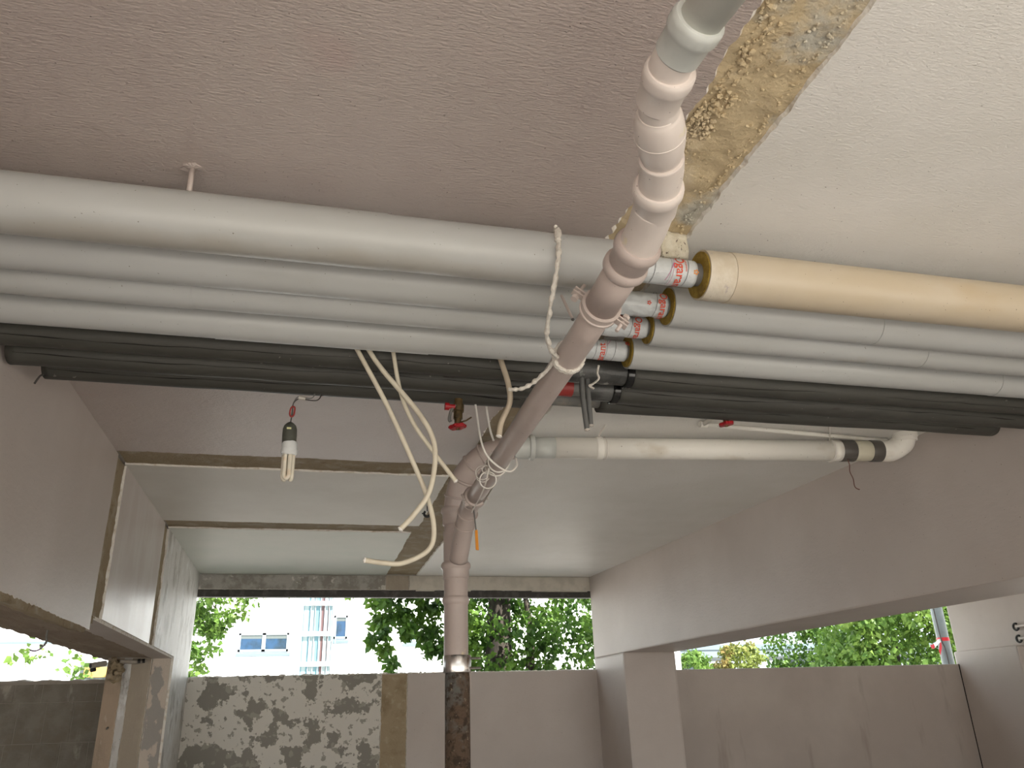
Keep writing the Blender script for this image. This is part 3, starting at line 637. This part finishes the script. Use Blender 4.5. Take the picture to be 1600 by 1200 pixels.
cable('hanger_wire', [(2.30, 3.02, 2.705), (2.315, 3.05, 2.69), (2.35, 3.10, 2.68), (2.385, 3.16, 2.674)], .0045, WWIRE, 'white wire tying the white drain pipe beside its grey sleeves', 'wire')
cable('loose_wire', [(2.452, 3.14, 2.575), (2.447, 3.13, 2.54), (2.442, 3.13, 2.51), (2.452, 3.13, 2.475), (2.452, 3.13, 2.44), (2.462, 3.13, 2.428), (2.475, 3.13, 2.424)], .0022, COPPER, 'thin dark red wire dangling below the white drain pipe', 'wire')
cd_ = thing('ceiling_conduit', 'thin white pipe along the ceiling behind the black foam pipes', 'pipe', (1.69, 3.07, 2.685))
sm_sweep('conduit', [(1.68, 3.075, 2.683), (2.70, 3.15, 2.683)], .010, WHITEP, cd_, 14)
sm_sweep('conduit', [(1.68, 3.075, 2.683), (1.70, 2.80, 2.683)], .010, WHITEP, cd_, 14)
lathe('corner_fitting', [(0, 0), (0, .014), (.035, .014), (.035, 0)], (1.665, 3.074, 2.683), (1.70, 3.0765, 2.683), WHITEP, cd_, 14)

# ------------------------------------------------------------------ red valves
def valve(x, y, z, label, full=True, rot=0.0):
    t = thing('shutoff_valve', label, 'valve', (x, y, z)); zt = 2.50
    lathe('valve_body', [(0, .0), (0, .014), (.02, .014), (.02, .019), (.045, .019), (.045, .015), (.07, .016), (.07, .012), (.09, .011), (.09, 0)], (x + .004, y, z + .098), (x, y, z), BRASS, t, 16)
    b = bmesh.new(); n = 30; top, bot = [], []
    ax_ = Vector((.14, .05, -1)).normalized(); u_ = ax_.cross(V(0, 1, 0)).normalized(); v_ = ax_.cross(u_); c = V(x, y, z)
    for k in range(n):
        a = 2 * math.pi * k / n; rr = .0285 + .003 * math.cos(6 * a)
        for l, h in ((top, -.006), (bot, .006)): l.append(b.verts.new(c + (u_ * math.cos(a) + v_ * math.sin(a)) * rr + ax_ * h))
    b.faces.new(top); b.faces.new(bot[::-1])
    for k in range(n): b.faces.new((top[k], bot[k], bot[(k + 1) % n], top[(k + 1) % n]))
    b.normal_update()
    bmesh.ops.bevel(b, geom=[e for e in b.edges if len(e.link_faces) == 2 and e.calc_face_angle(0) > 1], offset=.003, segments=2, affect='EDGES')
    bmesh.ops.recalc_face_normals(b, faces=b.faces[:]); obj('hand_wheel', b, REDH, t)
    lathe('wheel_nut', [(0, 0), (0, .006), (.006, .006), (.006, 0)], c + ax_ * .005, c + ax_, BRASS, t, 6)
    sm_sweep('lever', [c + V(.01, -.005, .015), c + V(.028, -.01, .020), c + V(.045, -.012, .032)], .0028, BRASS, t, 8)
    if full:
        sm_sweep('drain_nozzle', crom([c + V(-.005, -.01, .075), c + V(-.022, -.012, .055), c + V(-.030, -.012, .022), c + V(-.026, -.012, .012)]), .0055, STEEL, t, 10)
        lathe('drain_cap', [(0, 0), (0, .013), (.014, .013), (.014, .008), (.034, .008), (.034, 0)], c + V(-.045, -.012, .066), c + V(.1, -.012, .066), REDH, t, 14)
    return t
valve(.447, 2.47, 2.392, 'red hand wheel valve hanging left of the waste pipe')
valve(1.520, 2.60, 2.508, 'red hand wheel valve above the white drain pipe', False)

# ------------------------------------------------------------------ lamp
lp = thing('hanging_bulb', 'unlit energy saving bulb hanging from the black foam pipes', 'lamp', (-.091, 2.55, 2.21))
x, y = -.091, 2.55
lathe('bulb_socket', [(0, 0), (0, .006), (.004, .012), (.012, .019), (.024, .0225), (.045, .023), (.070, .0225), (.070, 0)], (x - .003, y, 2.405), (x - .001, y, 2.2), BAKE, lp, 28)
bb = lathe('bulb_base', [(0, 0), (0, .0215), (.006, .024), (.026, .0245), (.027, .026), (.038, .026), (.042, .022), (.046, .022), (.046, 0)], (x, y, 2.337), (x + .002, y, 2.2), BULBW, lp, 28)
for k in range(3):
    a = math.radians(20 + 120 * k); q = V(x + .0125 * math.cos(a), y + .0125 * math.sin(a), 0); tn = V(-math.sin(a), math.cos(a), 0) * .0078
    sm_sweep('tube', crom([q + tn + V(0, 0, 2.296), q + tn + V(0, 0, 2.24), q + tn * .95 + V(0, 0, 2.222), q + V(0, 0, 2.213), q - tn * .95 + V(0, 0, 2.222), q - tn + V(0, 0, 2.24), q - tn + V(0, 0, 2.296)], 5), .0070, TUBEG, bb, 12)
box('sticker', (x - .012, y - .0235, 2.374), (x + .002, y - .0225, 2.380), LABELY, lp)
for k, dx in ((0, 0), (1, .022)):
    sm_sweep('wire', crom([(-.030 + dx, 2.55, 2.530), (-.024 + dx, 2.55, 2.508), (-.034 + dx * .8, 2.548, 2.493 - dx * .3), (-.062, 2.548, 2.493 - .005 * k), (-.078, 2.548, 2.494 - .008 * k), (-.090, 2.549, 2.470), (-.092 + .002 * k, 2.55, 2.44), (-.094, 2.55, 2.40)]), .0020, DWIRE if k else STEEL, lp, 8)
lathe('clear_connector', [(0, 0), (0, .007), (.022, .008), (.022, 0)], (-.052, 2.546, 2.490), (-.08, 2.546, 2.493), CLEARC, lp, 8)
b = bmesh.new(); sweep(crom([(-.092, 2.548, 2.460), (-.084, 2.547, 2.456), (-.085, 2.547, 2.432), (-.092, 2.547, 2.424), (-.098, 2.547, 2.432), (-.097, 2.547, 2.450), (-.092, 2.548, 2.460)]), .0028, 10, True, b)
obj('red_clip', b, REDCONN, lp, True)

# ------------------------------------------------------------------ loose cream cables
cable('loose_cable', [(.07, 2.235, 2.60), (.096, 2.232, 2.537), (.181, 2.225, 2.377), (.261, 2.22, 2.205), (.315, 2.22, 2.075), (.333, 2.22, 1.985), (.316, 2.22, 1.930), (.248, 2.215, 1.894), (.195, 2.215, 1.893), (.142, 2.21, 1.899)], .0072, CABLE, 'longest cream cable, its end curling up to the left above the opening', tip=WWIRE)
cable('loose_cable', [(.10, 2.232, 2.60), (.131, 2.230, 2.537), (.177, 2.225, 2.468), (.274, 2.20, 2.341), (.320, 2.19, 2.258), (.330, 2.19, 2.183), (.313, 2.19, 2.088), (.270, 2.195, 2.022), (.236, 2.20, 1.984)], .0076, CABLE, 'cream cable bowing right and ending above the other looped cable end', tip=WWIRE)
cable('loose_cable', [(.195, 2.235, 2.60), (.205, 2.235, 2.538), (.229, 2.235, 2.413), (.270, 2.24, 2.315), (.339, 2.25, 2.222), (.402, 2.255, 2.143)], .0066, CABLE, 'cream cable reaching right to the pink stack elbow', tip=WWIRE)
cable('loose_cable', [(.53, 2.237, 2.60), (.546, 2.235, 2.533), (.564, 2.225, 2.454), (.568, 2.23, 2.394), (.542, 2.24, 2.331), (.533, 2.24, 2.285)], .0088, CABLED, 'short dirty cable hanging left of the waste pipe', tip=WWIRE)
cable('loose_cable', [(.815, 2.245, 2.50), (.813, 2.244, 2.46), (.816, 2.244, 2.40), (.821, 2.244, 2.323)], .0085, GREYCAB, 'longer of two grey cable stubs behind the waste pipe', tip=COREM)
cable('loose_cable', [(.836, 2.25, 2.50), (.835, 2.25, 2.46), (.836, 2.25, 2.41), (.837, 2.25, 2.340)], .0082, GREYCAB, 'shorter grey cable stub behind the waste pipe', tip=COREM)
cable('tie_wire', [(.86, 2.20, 2.53), (.855, 2.205, 2.505), (.86, 2.21, 2.487), (.846, 2.232, 2.476), (.835, 2.232, 2.47), (.85, 2.232, 2.46)], .0035, ROPE, 'plastered wire holding the two grey cable stubs', 'wire')
# paint-crusted suspension wire round the waste pipe
ss = thing('suspension_wire', 'white paint crusted wire hanging from the thickest pipe and looped round the waste pipe', 'wire', (.54, 1.57, 2.56))
pts = [(.545, 1.60, 2.615), (.540, 1.588, 2.592), (.535, 1.572, 2.55), (.532, 1.567, 2.52), (.527, 1.585, 2.465), (.530, 1.66, 2.41), (.547, 1.74, 2.38), (.577, 1.80, 2.37), (.602, 1.835, 2.375)]
pc = crom(pts, 14); sm_sweep('wire', [p + V(.003 * noise.noise(p * 60), .002 * noise.noise(p * 50 + V(9, 0, 0)), 0) for p in pc], [.0058 + .0036 * noise.noise(p * 70) + (.004 if i < 24 and 8 < i else 0) for i, p in enumerate(pc)], ROPE, ss, 10)
torus('loop', (.6405, 1.85, 2.386), (0, 1, .25), .0405, .0062, ROPE, ss, 60, 8, wob=.004)
torus('loop', (.6405, 1.862, 2.385), (.05, 1, .05), .0400, .0056, ROPE, ss, 60, 8, wob=.004)
sm_sweep('loose_end', [p + V(0, 0, .002 * noise.noise(p * 60)) for p in crom([(.604, 1.86, 2.378), (.59, 1.90, 2.362), (.565, 1.95, 2.345), (.535, 1.98, 2.336), (.508, 2.0, 2.342)], 10)], [.0055 + .0030 * noise.noise(V(i * .4, 3, 3)) for i in range(41)], ROPE, ss, 8)
sm_sweep('wire', crom([(.54, 1.60, 2.622), (.55, 1.645, 2.6235), (.55, 1.69, 2.618), (.55, 1.72, 2.58)]), .005, ROPE, ss, 8)
cable('threaded_stub', [(.600, 1.765, 2.522), (.606, 1.76, 2.50), (.622, 1.75, 2.445)], .0040, PINKM, 'thin painted rod beside the suspension wire', 'rod', tip=STEEL)
# thin white wires round the lower part of the waste pipe
cable('thin_wire', [(.520, 2.56, 2.56), (.530, 2.56, 2.49), (.545, 2.56, 2.38), (.570, 2.57, 2.325), (.615, 2.58, 2.290), (.655, 2.60, 2.283), (.685, 2.62, 2.31), (.69, 2.64, 2.345)], .0036, WWIRE, 'thin white wire hanging in front of the waste pipe', 'wire')
tw = thing('wire_bundle', 'tangle of thin white wire looped round the waste pipe', 'wire', (.64, 2.75, 2.35))
torus('loop', (.640, 2.70, 2.3505), (0, 1, .35), .0395, .0030, WWIRE, tw, 40, 8)
torus('loop', (.640, 2.76, 2.348), (0, 1, -.2), .0385, .0030, WWIRE, tw, 40, 8)
torus('loop', (.607, 2.74, 2.290), (.2, 1, .3), .030, .0024, WWIRE, tw, 40, 8)
torus('loop', (.600, 2.74, 2.330), (.5, 1, .1), .014, .0024, WWIRE, tw, 30, 8)
sm_sweep('strand', crom([(.604, 2.71, 2.325), (.606, 2.78, 2.285), (.611, 2.90, 2.27), (.618, 3.05, 2.265), (.622, 3.12, 2.262)]), .0028, WWIRE, tw, 8)
sm_sweep('strand', [(.682, 2.62, 2.36), (.679, 2.80, 2.345), (.675, 3.14, 2.308)], .0035, WWIRE, tw, 8)
for k in range(2): torus('turn', (.600 + .004 * k, 2.80 + .012 * k, 2.335 - .006 * k), (.4, 1, .2), .026, .0018, WWIRE, tw, 30, 6)
cable('thin_wire', [(.575, 2.62, 2.56), (.583, 2.62, 2.50), (.592, 2.62, 2.44), (.604, 2.62, 2.40)], .0040, WWIRE, 'short white wire end beside the dirty cable', 'wire')
# amber plug tester hanging from the small clamp
am = thing('amber_tag', 'small amber plastic tag hanging on a wire from the lower clamp', 'tag', (.64, 3.11, 2.15))
sm_sweep('wire', [(.628, 3.12, 2.285), (.632, 3.115, 2.24), (.637, 3.112, 2.185)], .0028, STEEL, am, 8)
hexa('tag_body', [(.634, 3.105, 2.108), (.646, 3.105, 2.106), (.646, 3.113, 2.106), (.634, 3.113, 2.108), (.631, 3.105, 2.186), (.642, 3.105, 2.188), (.642, 3.113, 2.188), (.631, 3.113, 2.186)], ORANGE, am, .002)
# black clip on the ceiling
hk = thing('ceiling_clip', 'small black open pipe clip hanging from the ceiling behind the cables', 'clip', (.675, 4.77, 2.65))
torus('clip_ring', (.672, 4.77, 2.648), (.15, 1, 0), .018, .0075, BLKPL, hk, 24, 8, (math.radians(-20), math.radians(235)))
sm_sweep('clip_stem', [(.672, 4.77, 2.664), (.672, 4.77, 2.705)], .003, BLKPL, hk, 8)
sm_sweep('clip_tail', [(.655, 4.77, 2.650), (.640, 4.77, 2.648)], .004, BLKPL, hk, 8)
# porous block wedged above the thickest pipe
b = bmesh.new(); addbox(b, (.865, 1.685, 2.628), (.945, 1.765, 2.706)); bmesh.ops.subdivide_edges(b, edges=b.edges[:], cuts=9, use_grid_fill=True)
for v in b.verts: v.co += Vector((noise.noise(v.co * 40), noise.noise(v.co * 40 + V(5, 0, 0)), noise.noise(v.co * 40 + V(0, 5, 0)))) * .005
bmesh.ops.recalc_face_normals(b, faces=b.faces[:])
tag(obj('porous_block', b, AERATE, None, True), 'porous cream lump of concrete wedged above the thickest pipe', 'block')

# ------------------------------------------------------------------ fittings on the column and beams
br = thing('wall_bracket', 'rusty broken pipe stub with fitting on top of the left column', 'bracket', (-1.25, 6.42, 1.93))
lathe('pipe_stub', [(0, .012), (0, .019), (.11, .019), (.11, .012)], (-1.42, 6.30, 1.895), (-1.30, 6.42, 1.925), CONC, br, 20)
lathe('dark_bore', [(0, 0), (0, .0145), (.002, .0145), (.002, 0)], (-1.4215, 6.2985, 1.8946), (-1.30, 6.42, 1.925), BLKPL, br, 16)
lathe('pipe_stub', [(0, .008), (0, .013), (.03, .013), (.03, .008)], (-1.415, 6.31, 1.866), (-1.30, 6.42, 1.90), BLKPL, br, 16)
b = bmesh.new()
for k in range(26):
    s = rnd(.015, .032); r_ = bmesh.ops.create_icosphere(b, subdivisions=1, radius=s, matrix=Matrix.Translation((-1.285 + rnd(-.04, .035), 6.46 + rnd(-.04, .02), 1.90 + rnd(-.09, .055))))
    for v_ in r_['verts']: v_.co += Vector((rnd(-1, 1), rnd(-1, 1), rnd(-1, 1))) * s * .35
obj('foam_blob', b, BROWN, br)
sm_sweep('bar', crom([(-1.26, 6.43, 1.93), (-1.2, 6.42, 1.925), (-1.14, 6.44, 1.925), (-1.10, 6.46, 1.935)]), .014, CONC, br, 12)
for x in (-1.145, -1.115): lathe('nut', [(0, 0), (0, .016), (.016, .016), (.016, 0)], (x, 6.42, 1.928), (x + .02, 6.425, 1.93), BLKPL, br, 6)
sm_sweep('column_nail', [(-1.29, 6.5, 1.50), (-1.288, 6.455, 1.492)], .007, STEEL, lc, 8)
hkb = thing('beam_hook', 'bent hook with a strip of violet cable hanging under the left beam', 'hook', (-1.26, 4.6, 1.9))
sm_sweep('hook', crom([(-1.262, 4.6, 1.962), (-1.262, 4.6, 1.93), (-1.258, 4.6, 1.905), (-1.268, 4.6, 1.885), (-1.285, 4.6, 1.890)]), .0050, STEEL, hkb, 8)
sm_sweep('cable_strip', crom([(-1.258, 4.6, 1.905), (-1.275, 4.6, 1.875), (-1.30, 4.6, 1.862), (-1.325, 4.6, 1.866)]), .0042, M('violet_cable', (.30, .24, .36), .5), hkb, 8)
for z, nm in ((2.13, 'upper'), (2.02, 'lower')):
    t = thing('wall_clip', nm + ' black pipe clip on the face of the far right beam', 'clip', (6.63, 6.54, z))
    torus('clip_ring', (6.598, 6.54, z), (1, 0, 0), .030, .010, BLKPL, t, 24, 8, (math.radians(20), math.radians(300)))
    lathe('clip_foot', [(0, 0), (0, .012), (.035, .012), (.035, 0)], (6.596, 6.54, z), (6.64, 6.54, z), BLKPL, t, 10)
    sm_sweep('conduit', [(6.60, 6.54, z), (6.60, 6.20, z + .01)], .012, MWALL, t, 10)

# ------------------------------------------------------------------ outside: white block of flats
BY = 30.0
bld = thing('white_building', 'white rendered block of flats beyond the parapet', 'building', (2, BY, 0))
box('facade', (-22, BY, -.1), (14.15, BY + 8, 11), WHITEW, bld)
def window(x0, x1, z0, z1, n=1, sill=True, glass=GLASSB):
    f = bmesh.new(); t = .07
    addbox(f, (x0, BY - .06, z0), (x1, BY - .005, z0 + t)); addbox(f, (x0, BY - .06, z1 - t), (x1, BY - .005, z1)); addbox(f, (x0, BY - .06, z0), (x0 + t, BY - .005, z1)); addbox(f, (x1 - t, BY - .06, z0), (x1, BY - .005, z1))
    for k in range(1, n): xm = x0 + (x1 - x0) * k / n; addbox(f, (xm - .06, BY - .06, z0), (xm + .06, BY - .005, z1))
    wo = obj('window', f, WINFR, bld)
    for k in range(n):
        a, c = x0 + (x1 - x0) * k / n, x0 + (x1 - x0) * (k + 1) / n
        box('pane', (a + t, BY - .03, z0 + t), (c - t, BY - .015, z1 - t), glass, wo)
        box('blind', (a + t, BY - .034, z1 - t - .12), (c - t, BY - .031, z1 - t), GSIGN, wo)
    if sill: box('sill', (x0 - .05, BY - .16, z0 - .16), (x1 + .05, BY - .004, z0 - .06), SILLM, wo, .01)
k = BY / 24
def sz_(z): return 1.5 + (z - 1.5) * k
window(-1.78 * k, -.45 * k, sz_(3.30), sz_(3.79), 2)
window(.76 * k, 1.14 * k, sz_(3.62), sz_(4.25), 1)
window(-3.30 * k, -3.15 * k, sz_(3.72), sz_(4.35), 1)
window(2.75 * k, 3.15 * k, sz_(3.52), sz_(4.2), 1)
window(3.95 * k, 4.15 * k, sz_(3.4), sz_(4.35), 1, False, GLASSG)
window(-8.6 * k, -6.6 * k, sz_(4.25), sz_(4.9), 2, False, GLASSG)
box('string_course', (-22, BY - .05, sz_(3.56)), (-4.4 * k, BY - .003, sz_(3.62)), SILLM, bld)
box('downpipe', (4.05 * k, BY - .15, 0), (4.10 * k, BY - .05, sz_(3.35)), SILLM, bld)
st = box('stairwell', (-.10 * k, BY - .5, .2), (.70 * k, BY - .002, sz_(5.2)), GLASSG, bld)
for z in (4.48, 3.66, 2.87, 2.1): box('transom', (-.13 * k, BY - .62, sz_(z)), (.73 * k, BY - .498, sz_(z) + .14), WHITEW, st)
for x in (-.12, .10, .22, .36, .48, .60, .72, .80): box('mullion', (x * k - .013, BY - .56, .2), (x * k + .013, BY - .5, sz_(5.2)), WINFR if x not in (.22, .72) else GREYMT, st)

# ------------------------------------------------------------------ outside: trees
def foliage(name, clusters, size, mat, parent, seed=0, droop=.55):
    """clusters = (centre, radii, count); folded two-facet leaves in one mesh"""
    rs = np.random.RandomState(seed); cs, out = [], []
    for c, r, n in clusters:
        d = rs.normal(size=(n, 3)); d /= np.linalg.norm(d, axis=1)[:, None]; d *= (rs.rand(n, 1) ** .45)
        cs.append(np.array(c) + d * np.array(r))
    P = np.vstack(cs); n = len(P)
    ax = rs.normal(size=(n, 3)); ax[:, 2] -= droop * 1.6; ax /= np.linalg.norm(ax, axis=1)[:, None]
    sd_ = np.cross(ax, rs.normal(size=(n, 3))); sd_ /= np.linalg.norm(sd_, axis=1)[:, None]; nn = np.cross(ax, sd_)
    s = size * (.6 + .7 * rs.rand(n, 1))
    v = np.empty((n, 5, 3)); v[:, 0] = P; v[:, 1] = P + ax * s * .42 + sd_ * s * .36 + nn * s * .10; v[:, 2] = P + ax * s - nn * s * .06; v[:, 3] = P + ax * s * .42 - sd_ * s * .36 + nn * s * .10; v[:, 4] = P + ax * s * .45
    me = bpy.data.meshes.new(name); me.vertices.add(n * 5); me.vertices.foreach_set('co', v.ravel())
    base = (np.arange(n) * 5)[:, None]
    q = np.concatenate([base + np.array([0, 1, 4]), base + np.array([1, 2, 4]), base + np.array([2, 3, 4]), base + np.array([3, 0, 4])], axis=1).reshape(-1)
    me.loops.add(len(q)); me.loops.foreach_set('vertex_index', q)
    nf = len(q) // 3; me.polygons.add(nf); me.polygons.foreach_set('loop_start', np.arange(nf) * 3)
    me.update(calc_edges=True); me.validate()
    o = obj(name, me, mat, parent); o['kind'] = 'stuff'; return o
TY = 11.6
t1 = thing('linden_tree', 'big dark leafy tree with a thick trunk outside the middle opening', 'tree', (2.7, TY, 0))
tp = crom([(2.62, TY, -.1), (2.66, TY, 1.2), (2.68, TY, 2.4), (2.72, TY, 3.6), (2.7, TY, 5.5)], 6)
sm_sweep('trunk', tp, [.27 - .007 * i for i in range(len(tp))], BARK, t1, 20)
for pts in ([(2.7, TY, 3.2), (2.1, TY - .3, 3.7), (1.2, TY - .5, 3.6), (.7, TY - .6, 3.1)], [(2.7, TY, 3.3), (3.4, TY, 3.9), (4.2, TY - .2, 3.8)], [(2.72, TY, 3.8), (2.2, TY + .6, 4.8), (1.4, TY + 1, 5.2)], [(3.05, TY - .2, 1.7), (3.1, TY - .2, 2.6), (3.05, TY, 3.4)]):
    c_ = crom(pts, 6); sm_sweep('branch', c_, [.075 - .05 * i / len(c_) for i in range(len(c_))], BARK, t1, 10)
cl = []
rs = random.Random(5)
def hang(px, top, bot, wid, cnt, yy):   # a drooping curtain of leaves
    n = max(2, int((top - bot) / .16))
    for i in range(n):
        f = i / (n - 1); cl.append(((px + rs.uniform(-.06, .06) + .05 * f, yy + rs.uniform(-.3, .3), top - (top - bot) * f), (wid * (1 - .55 * f), .25, .12), int(cnt / n)))
for px, top, bot, wd, cnt in ((.84, 3.25, 2.45, .12, 330), (1.0, 3.3, 2.15, .19, 700), (1.25, 3.3, 2.55, .20, 800), (1.48, 3.3, 2.30, .17, 600), (1.68, 3.3, 2.35, .18, 560), (1.9, 3.3, 2.20, .20, 640), (2.1, 3.3, 2.1, .22, 700)):
    hang(px, top, bot, wd, cnt, TY - .7)
for k_ in range(80):
    cl.append(((rs.uniform(2.1, 4.3), TY + rs.uniform(-.9, .5), rs.uniform(1.9, 3.3)), (.30, .3, .17), 62))
for k_ in range(40):
    cl.append(((rs.uniform(.4, 4.6), TY + rs.uniform(-.8, 1.6), rs.uniform(3.25, 5.6)), (.6, .6, .35), 90))
foliage('foliage', cl, .092, LEAF, t1, 3)
# bright branch by the left column
t2 = thing('maple_tree', 'bright green tree with sprays of leaves beside the left column', 'tree', (-3.2, 14.5, 0))
sm_sweep('trunk', crom([(-2.9, 14.8, -.1), (-2.85, 14.8, 2), (-2.8, 14.8, 4.5), (-3.2, 14.7, 6.5)], 6), [.16 - .004 * i for i in range(19)], BARK, t2, 14)
for pts in ([(-2.8, 14.8, 3.6), (-2.3, 14.2, 3.75), (-1.7, 13.8, 3.5), (-1.35, 13.6, 3.1)], [(-2.8, 14.8, 3.9), (-3.3, 13.6, 3.3), (-3.6, 12.8, 2.8)]):
    c_ = crom(pts, 6); sm_sweep('branch', c_, [.03 - .024 * i / len(c_) for i in range(len(c_))], BARK, t2, 8)
cl = []
for k_ in range(22): cl.append(((rs.uniform(-1.85, -1.05), rs.uniform(13.2, 14), rs.uniform(2.85, 3.6)), (.20, .2, .14), 46))
for k_ in range(12): cl.append(((rs.uniform(-1.75, -1.35), rs.uniform(13.2, 13.8), rs.uniform(2.2, 2.9)), (.15, .2, .12), 26))
for k_ in range(6): cl.append(((rs.uniform(-.95, -.75), 13.5, rs.uniform(3.2, 3.7)), (.15, .2, .12), 12))
for k_ in range(6): cl.append(((rs.uniform(-.35, -.05), 13.5, rs.uniform(3.45, 3.75)), (.13, .2, .09), 22))
for k_ in range(16): cl.append(((rs.uniform(-3.75, -2.85), rs.uniform(12.5, 13.2), rs.uniform(2.15, 3.05)), (.22, .2, .10), 9))
for k_ in range(34): cl.append(((rs.uniform(-4.4, -.4), rs.uniform(13.2, 16.2), rs.uniform(3.8, 6.8)), (.6, .6, .35), 70))
foliage('foliage', cl, .105, LEAFB, t2, 9, .35)
# tree and shrubs behind the right bay
def round_tree(name, x, y, z0, z1, rx, cnt, size, mat, label, seed, trunk=.15, cat='tree'):
    t = thing(name, label, cat, (x, y, 0)); r_ = random.Random(seed)
    sm_sweep('trunk', [(x, y, -.1), (x, y, (z0 + z1) / 2)], [trunk, trunk * .6], BARK, t, 12)
    cl = []; zc = (z0 + z1) / 2
    for k_ in range(60):
        a, e = r_.uniform(0, 6.28), r_.uniform(-1, 1); q = math.sqrt(1 - e * e) * r_.uniform(.45, 1)
        cl.append(((x + rx * q * math.cos(a), y + rx * q * math.sin(a), zc + e * (z1 - z0) / 2 * .9), (rx * .28, rx * .28, (z1 - z0) * .13), cnt // 60))
    foliage('foliage', cl, size, mat, t, seed); return t
round_tree('broadleaf_tree', 18.3, 23.0, .6, 6.2, 2.95, 24000, .20, LEAFB, 'round bright green tree outside the right bay', 21)
round_tree('broadleaf_tree', 19.6, 29.5, .6, 5.4, 1.9, 7000, .18, LEAF, 'darker tree behind the round bright one outside the right bay', 22)
round_tree('shrub', 22.8, 41, 2.2, 4.7, 1.5, 2600, .22, LEAFY, 'yellowing shrub below the viaduct', 23, .08, 'shrub')
round_tree('shrub', 20.0, 41, 2.0, 4.35, 1.2, 2000, .22, LEAFB, 'light green shrub beside the far column', 24, .08, 'shrub')
vi = thing('viaduct', 'pale concrete viaduct far beyond the right bay', 'bridge', (44, 74, 0))
box('deck', (30, 72, 5.9), (75, 79, 6.55), VIA, vi); box('parapet_rail', (30, 71.9, 6.55), (75, 72.1, 7.0), SILLM, vi)
for x in (36, 48, 62): box('pier', (x, 73.5, 0), (x + 1.6, 77, 5.9), VIA, vi, .1)
lpst = thing('lamp_post', 'grey metal post with barrier tape outside the right bay', 'post', (8.34, 9.5, 0))
sm_sweep('pole', [(8.335, 9.5, -.1), (8.345, 9.5, 3.4), (8.345, 9.5, 6)], [.080, .076, .06], POSTM, lpst, 24)
lathe('tape_band', [(0, .0772), (0, .0795), (.045, .0795), (.045, .0772)], (8.34, 9.5, 2.235), (8.341, 9.5, 2.4), TAPER, lpst, 24)
def ribbon(name, pts, wd, mat, parent):
    c_ = crom(pts, 6); b = bmesh.new(); pv = None
    for i, p in enumerate(c_):
        q = [b.verts.new(p + V(0, s_ * .008, s_ * wd * .5)) for s_ in (-1, 1)] + [b.verts.new(p + V(.003, s_ * .008 + .003, s_ * wd * .5)) for s_ in (1, -1)]
        if pv:
            for k_ in range(4): b.faces.new((pv[k_], pv[(k_ + 1) % 4], q[(k_ + 1) % 4], q[k_]))
        pv = q
    return obj(name, b, mat, parent)
ribbon('tape_tail', [(8.27, 9.46, 2.245), (8.22, 9.44, 2.235), (8.16, 9.43, 2.20), (8.11, 9.43, 2.165)], .045, TAPEW, lpst)
ribbon('tape_tail', [(8.12, 9.428, 2.18), (8.09, 9.428, 2.16), (8.06, 9.428, 2.17)], .05, TAPER, lpst)
ribbon('tape_tail', [(8.25, 9.45, 2.23), (8.235, 9.44, 2.18), (8.20, 9.43, 2.13), (8.18, 9.43, 2.08)], .06, TAPER, lpst)
sm_sweep('wire', crom([(8.24, 9.44, 3.0), (8.25, 9.44, 2.5), (8.26, 9.44, 2.25), (8.285, 9.43, 2.1), (8.28, 9.43, 1.7)]), .008, DWIRE, lpst, 8)
sg = thing('street_sign', 'small grey and yellow sign seen under the left beam', 'sign', (-3.6, 17, 0))
box('board', (-4.0, 17, 2.05), (-3.45, 17.03, 2.62), GSIGN, sg, .005); box('yellow_panel', (-3.93, 16.985, 2.36), (-3.5, 16.999, 2.54), YSIGN, sg); box('white_panel', (-3.93, 16.985, 2.08), (-3.5, 16.999, 2.30), WINFR, sg)
sm_sweep('sign_post', [(-3.75, 17.04, -.1), (-3.75, 17.04, 2.5)], .03, GREYMT, sg, 10)
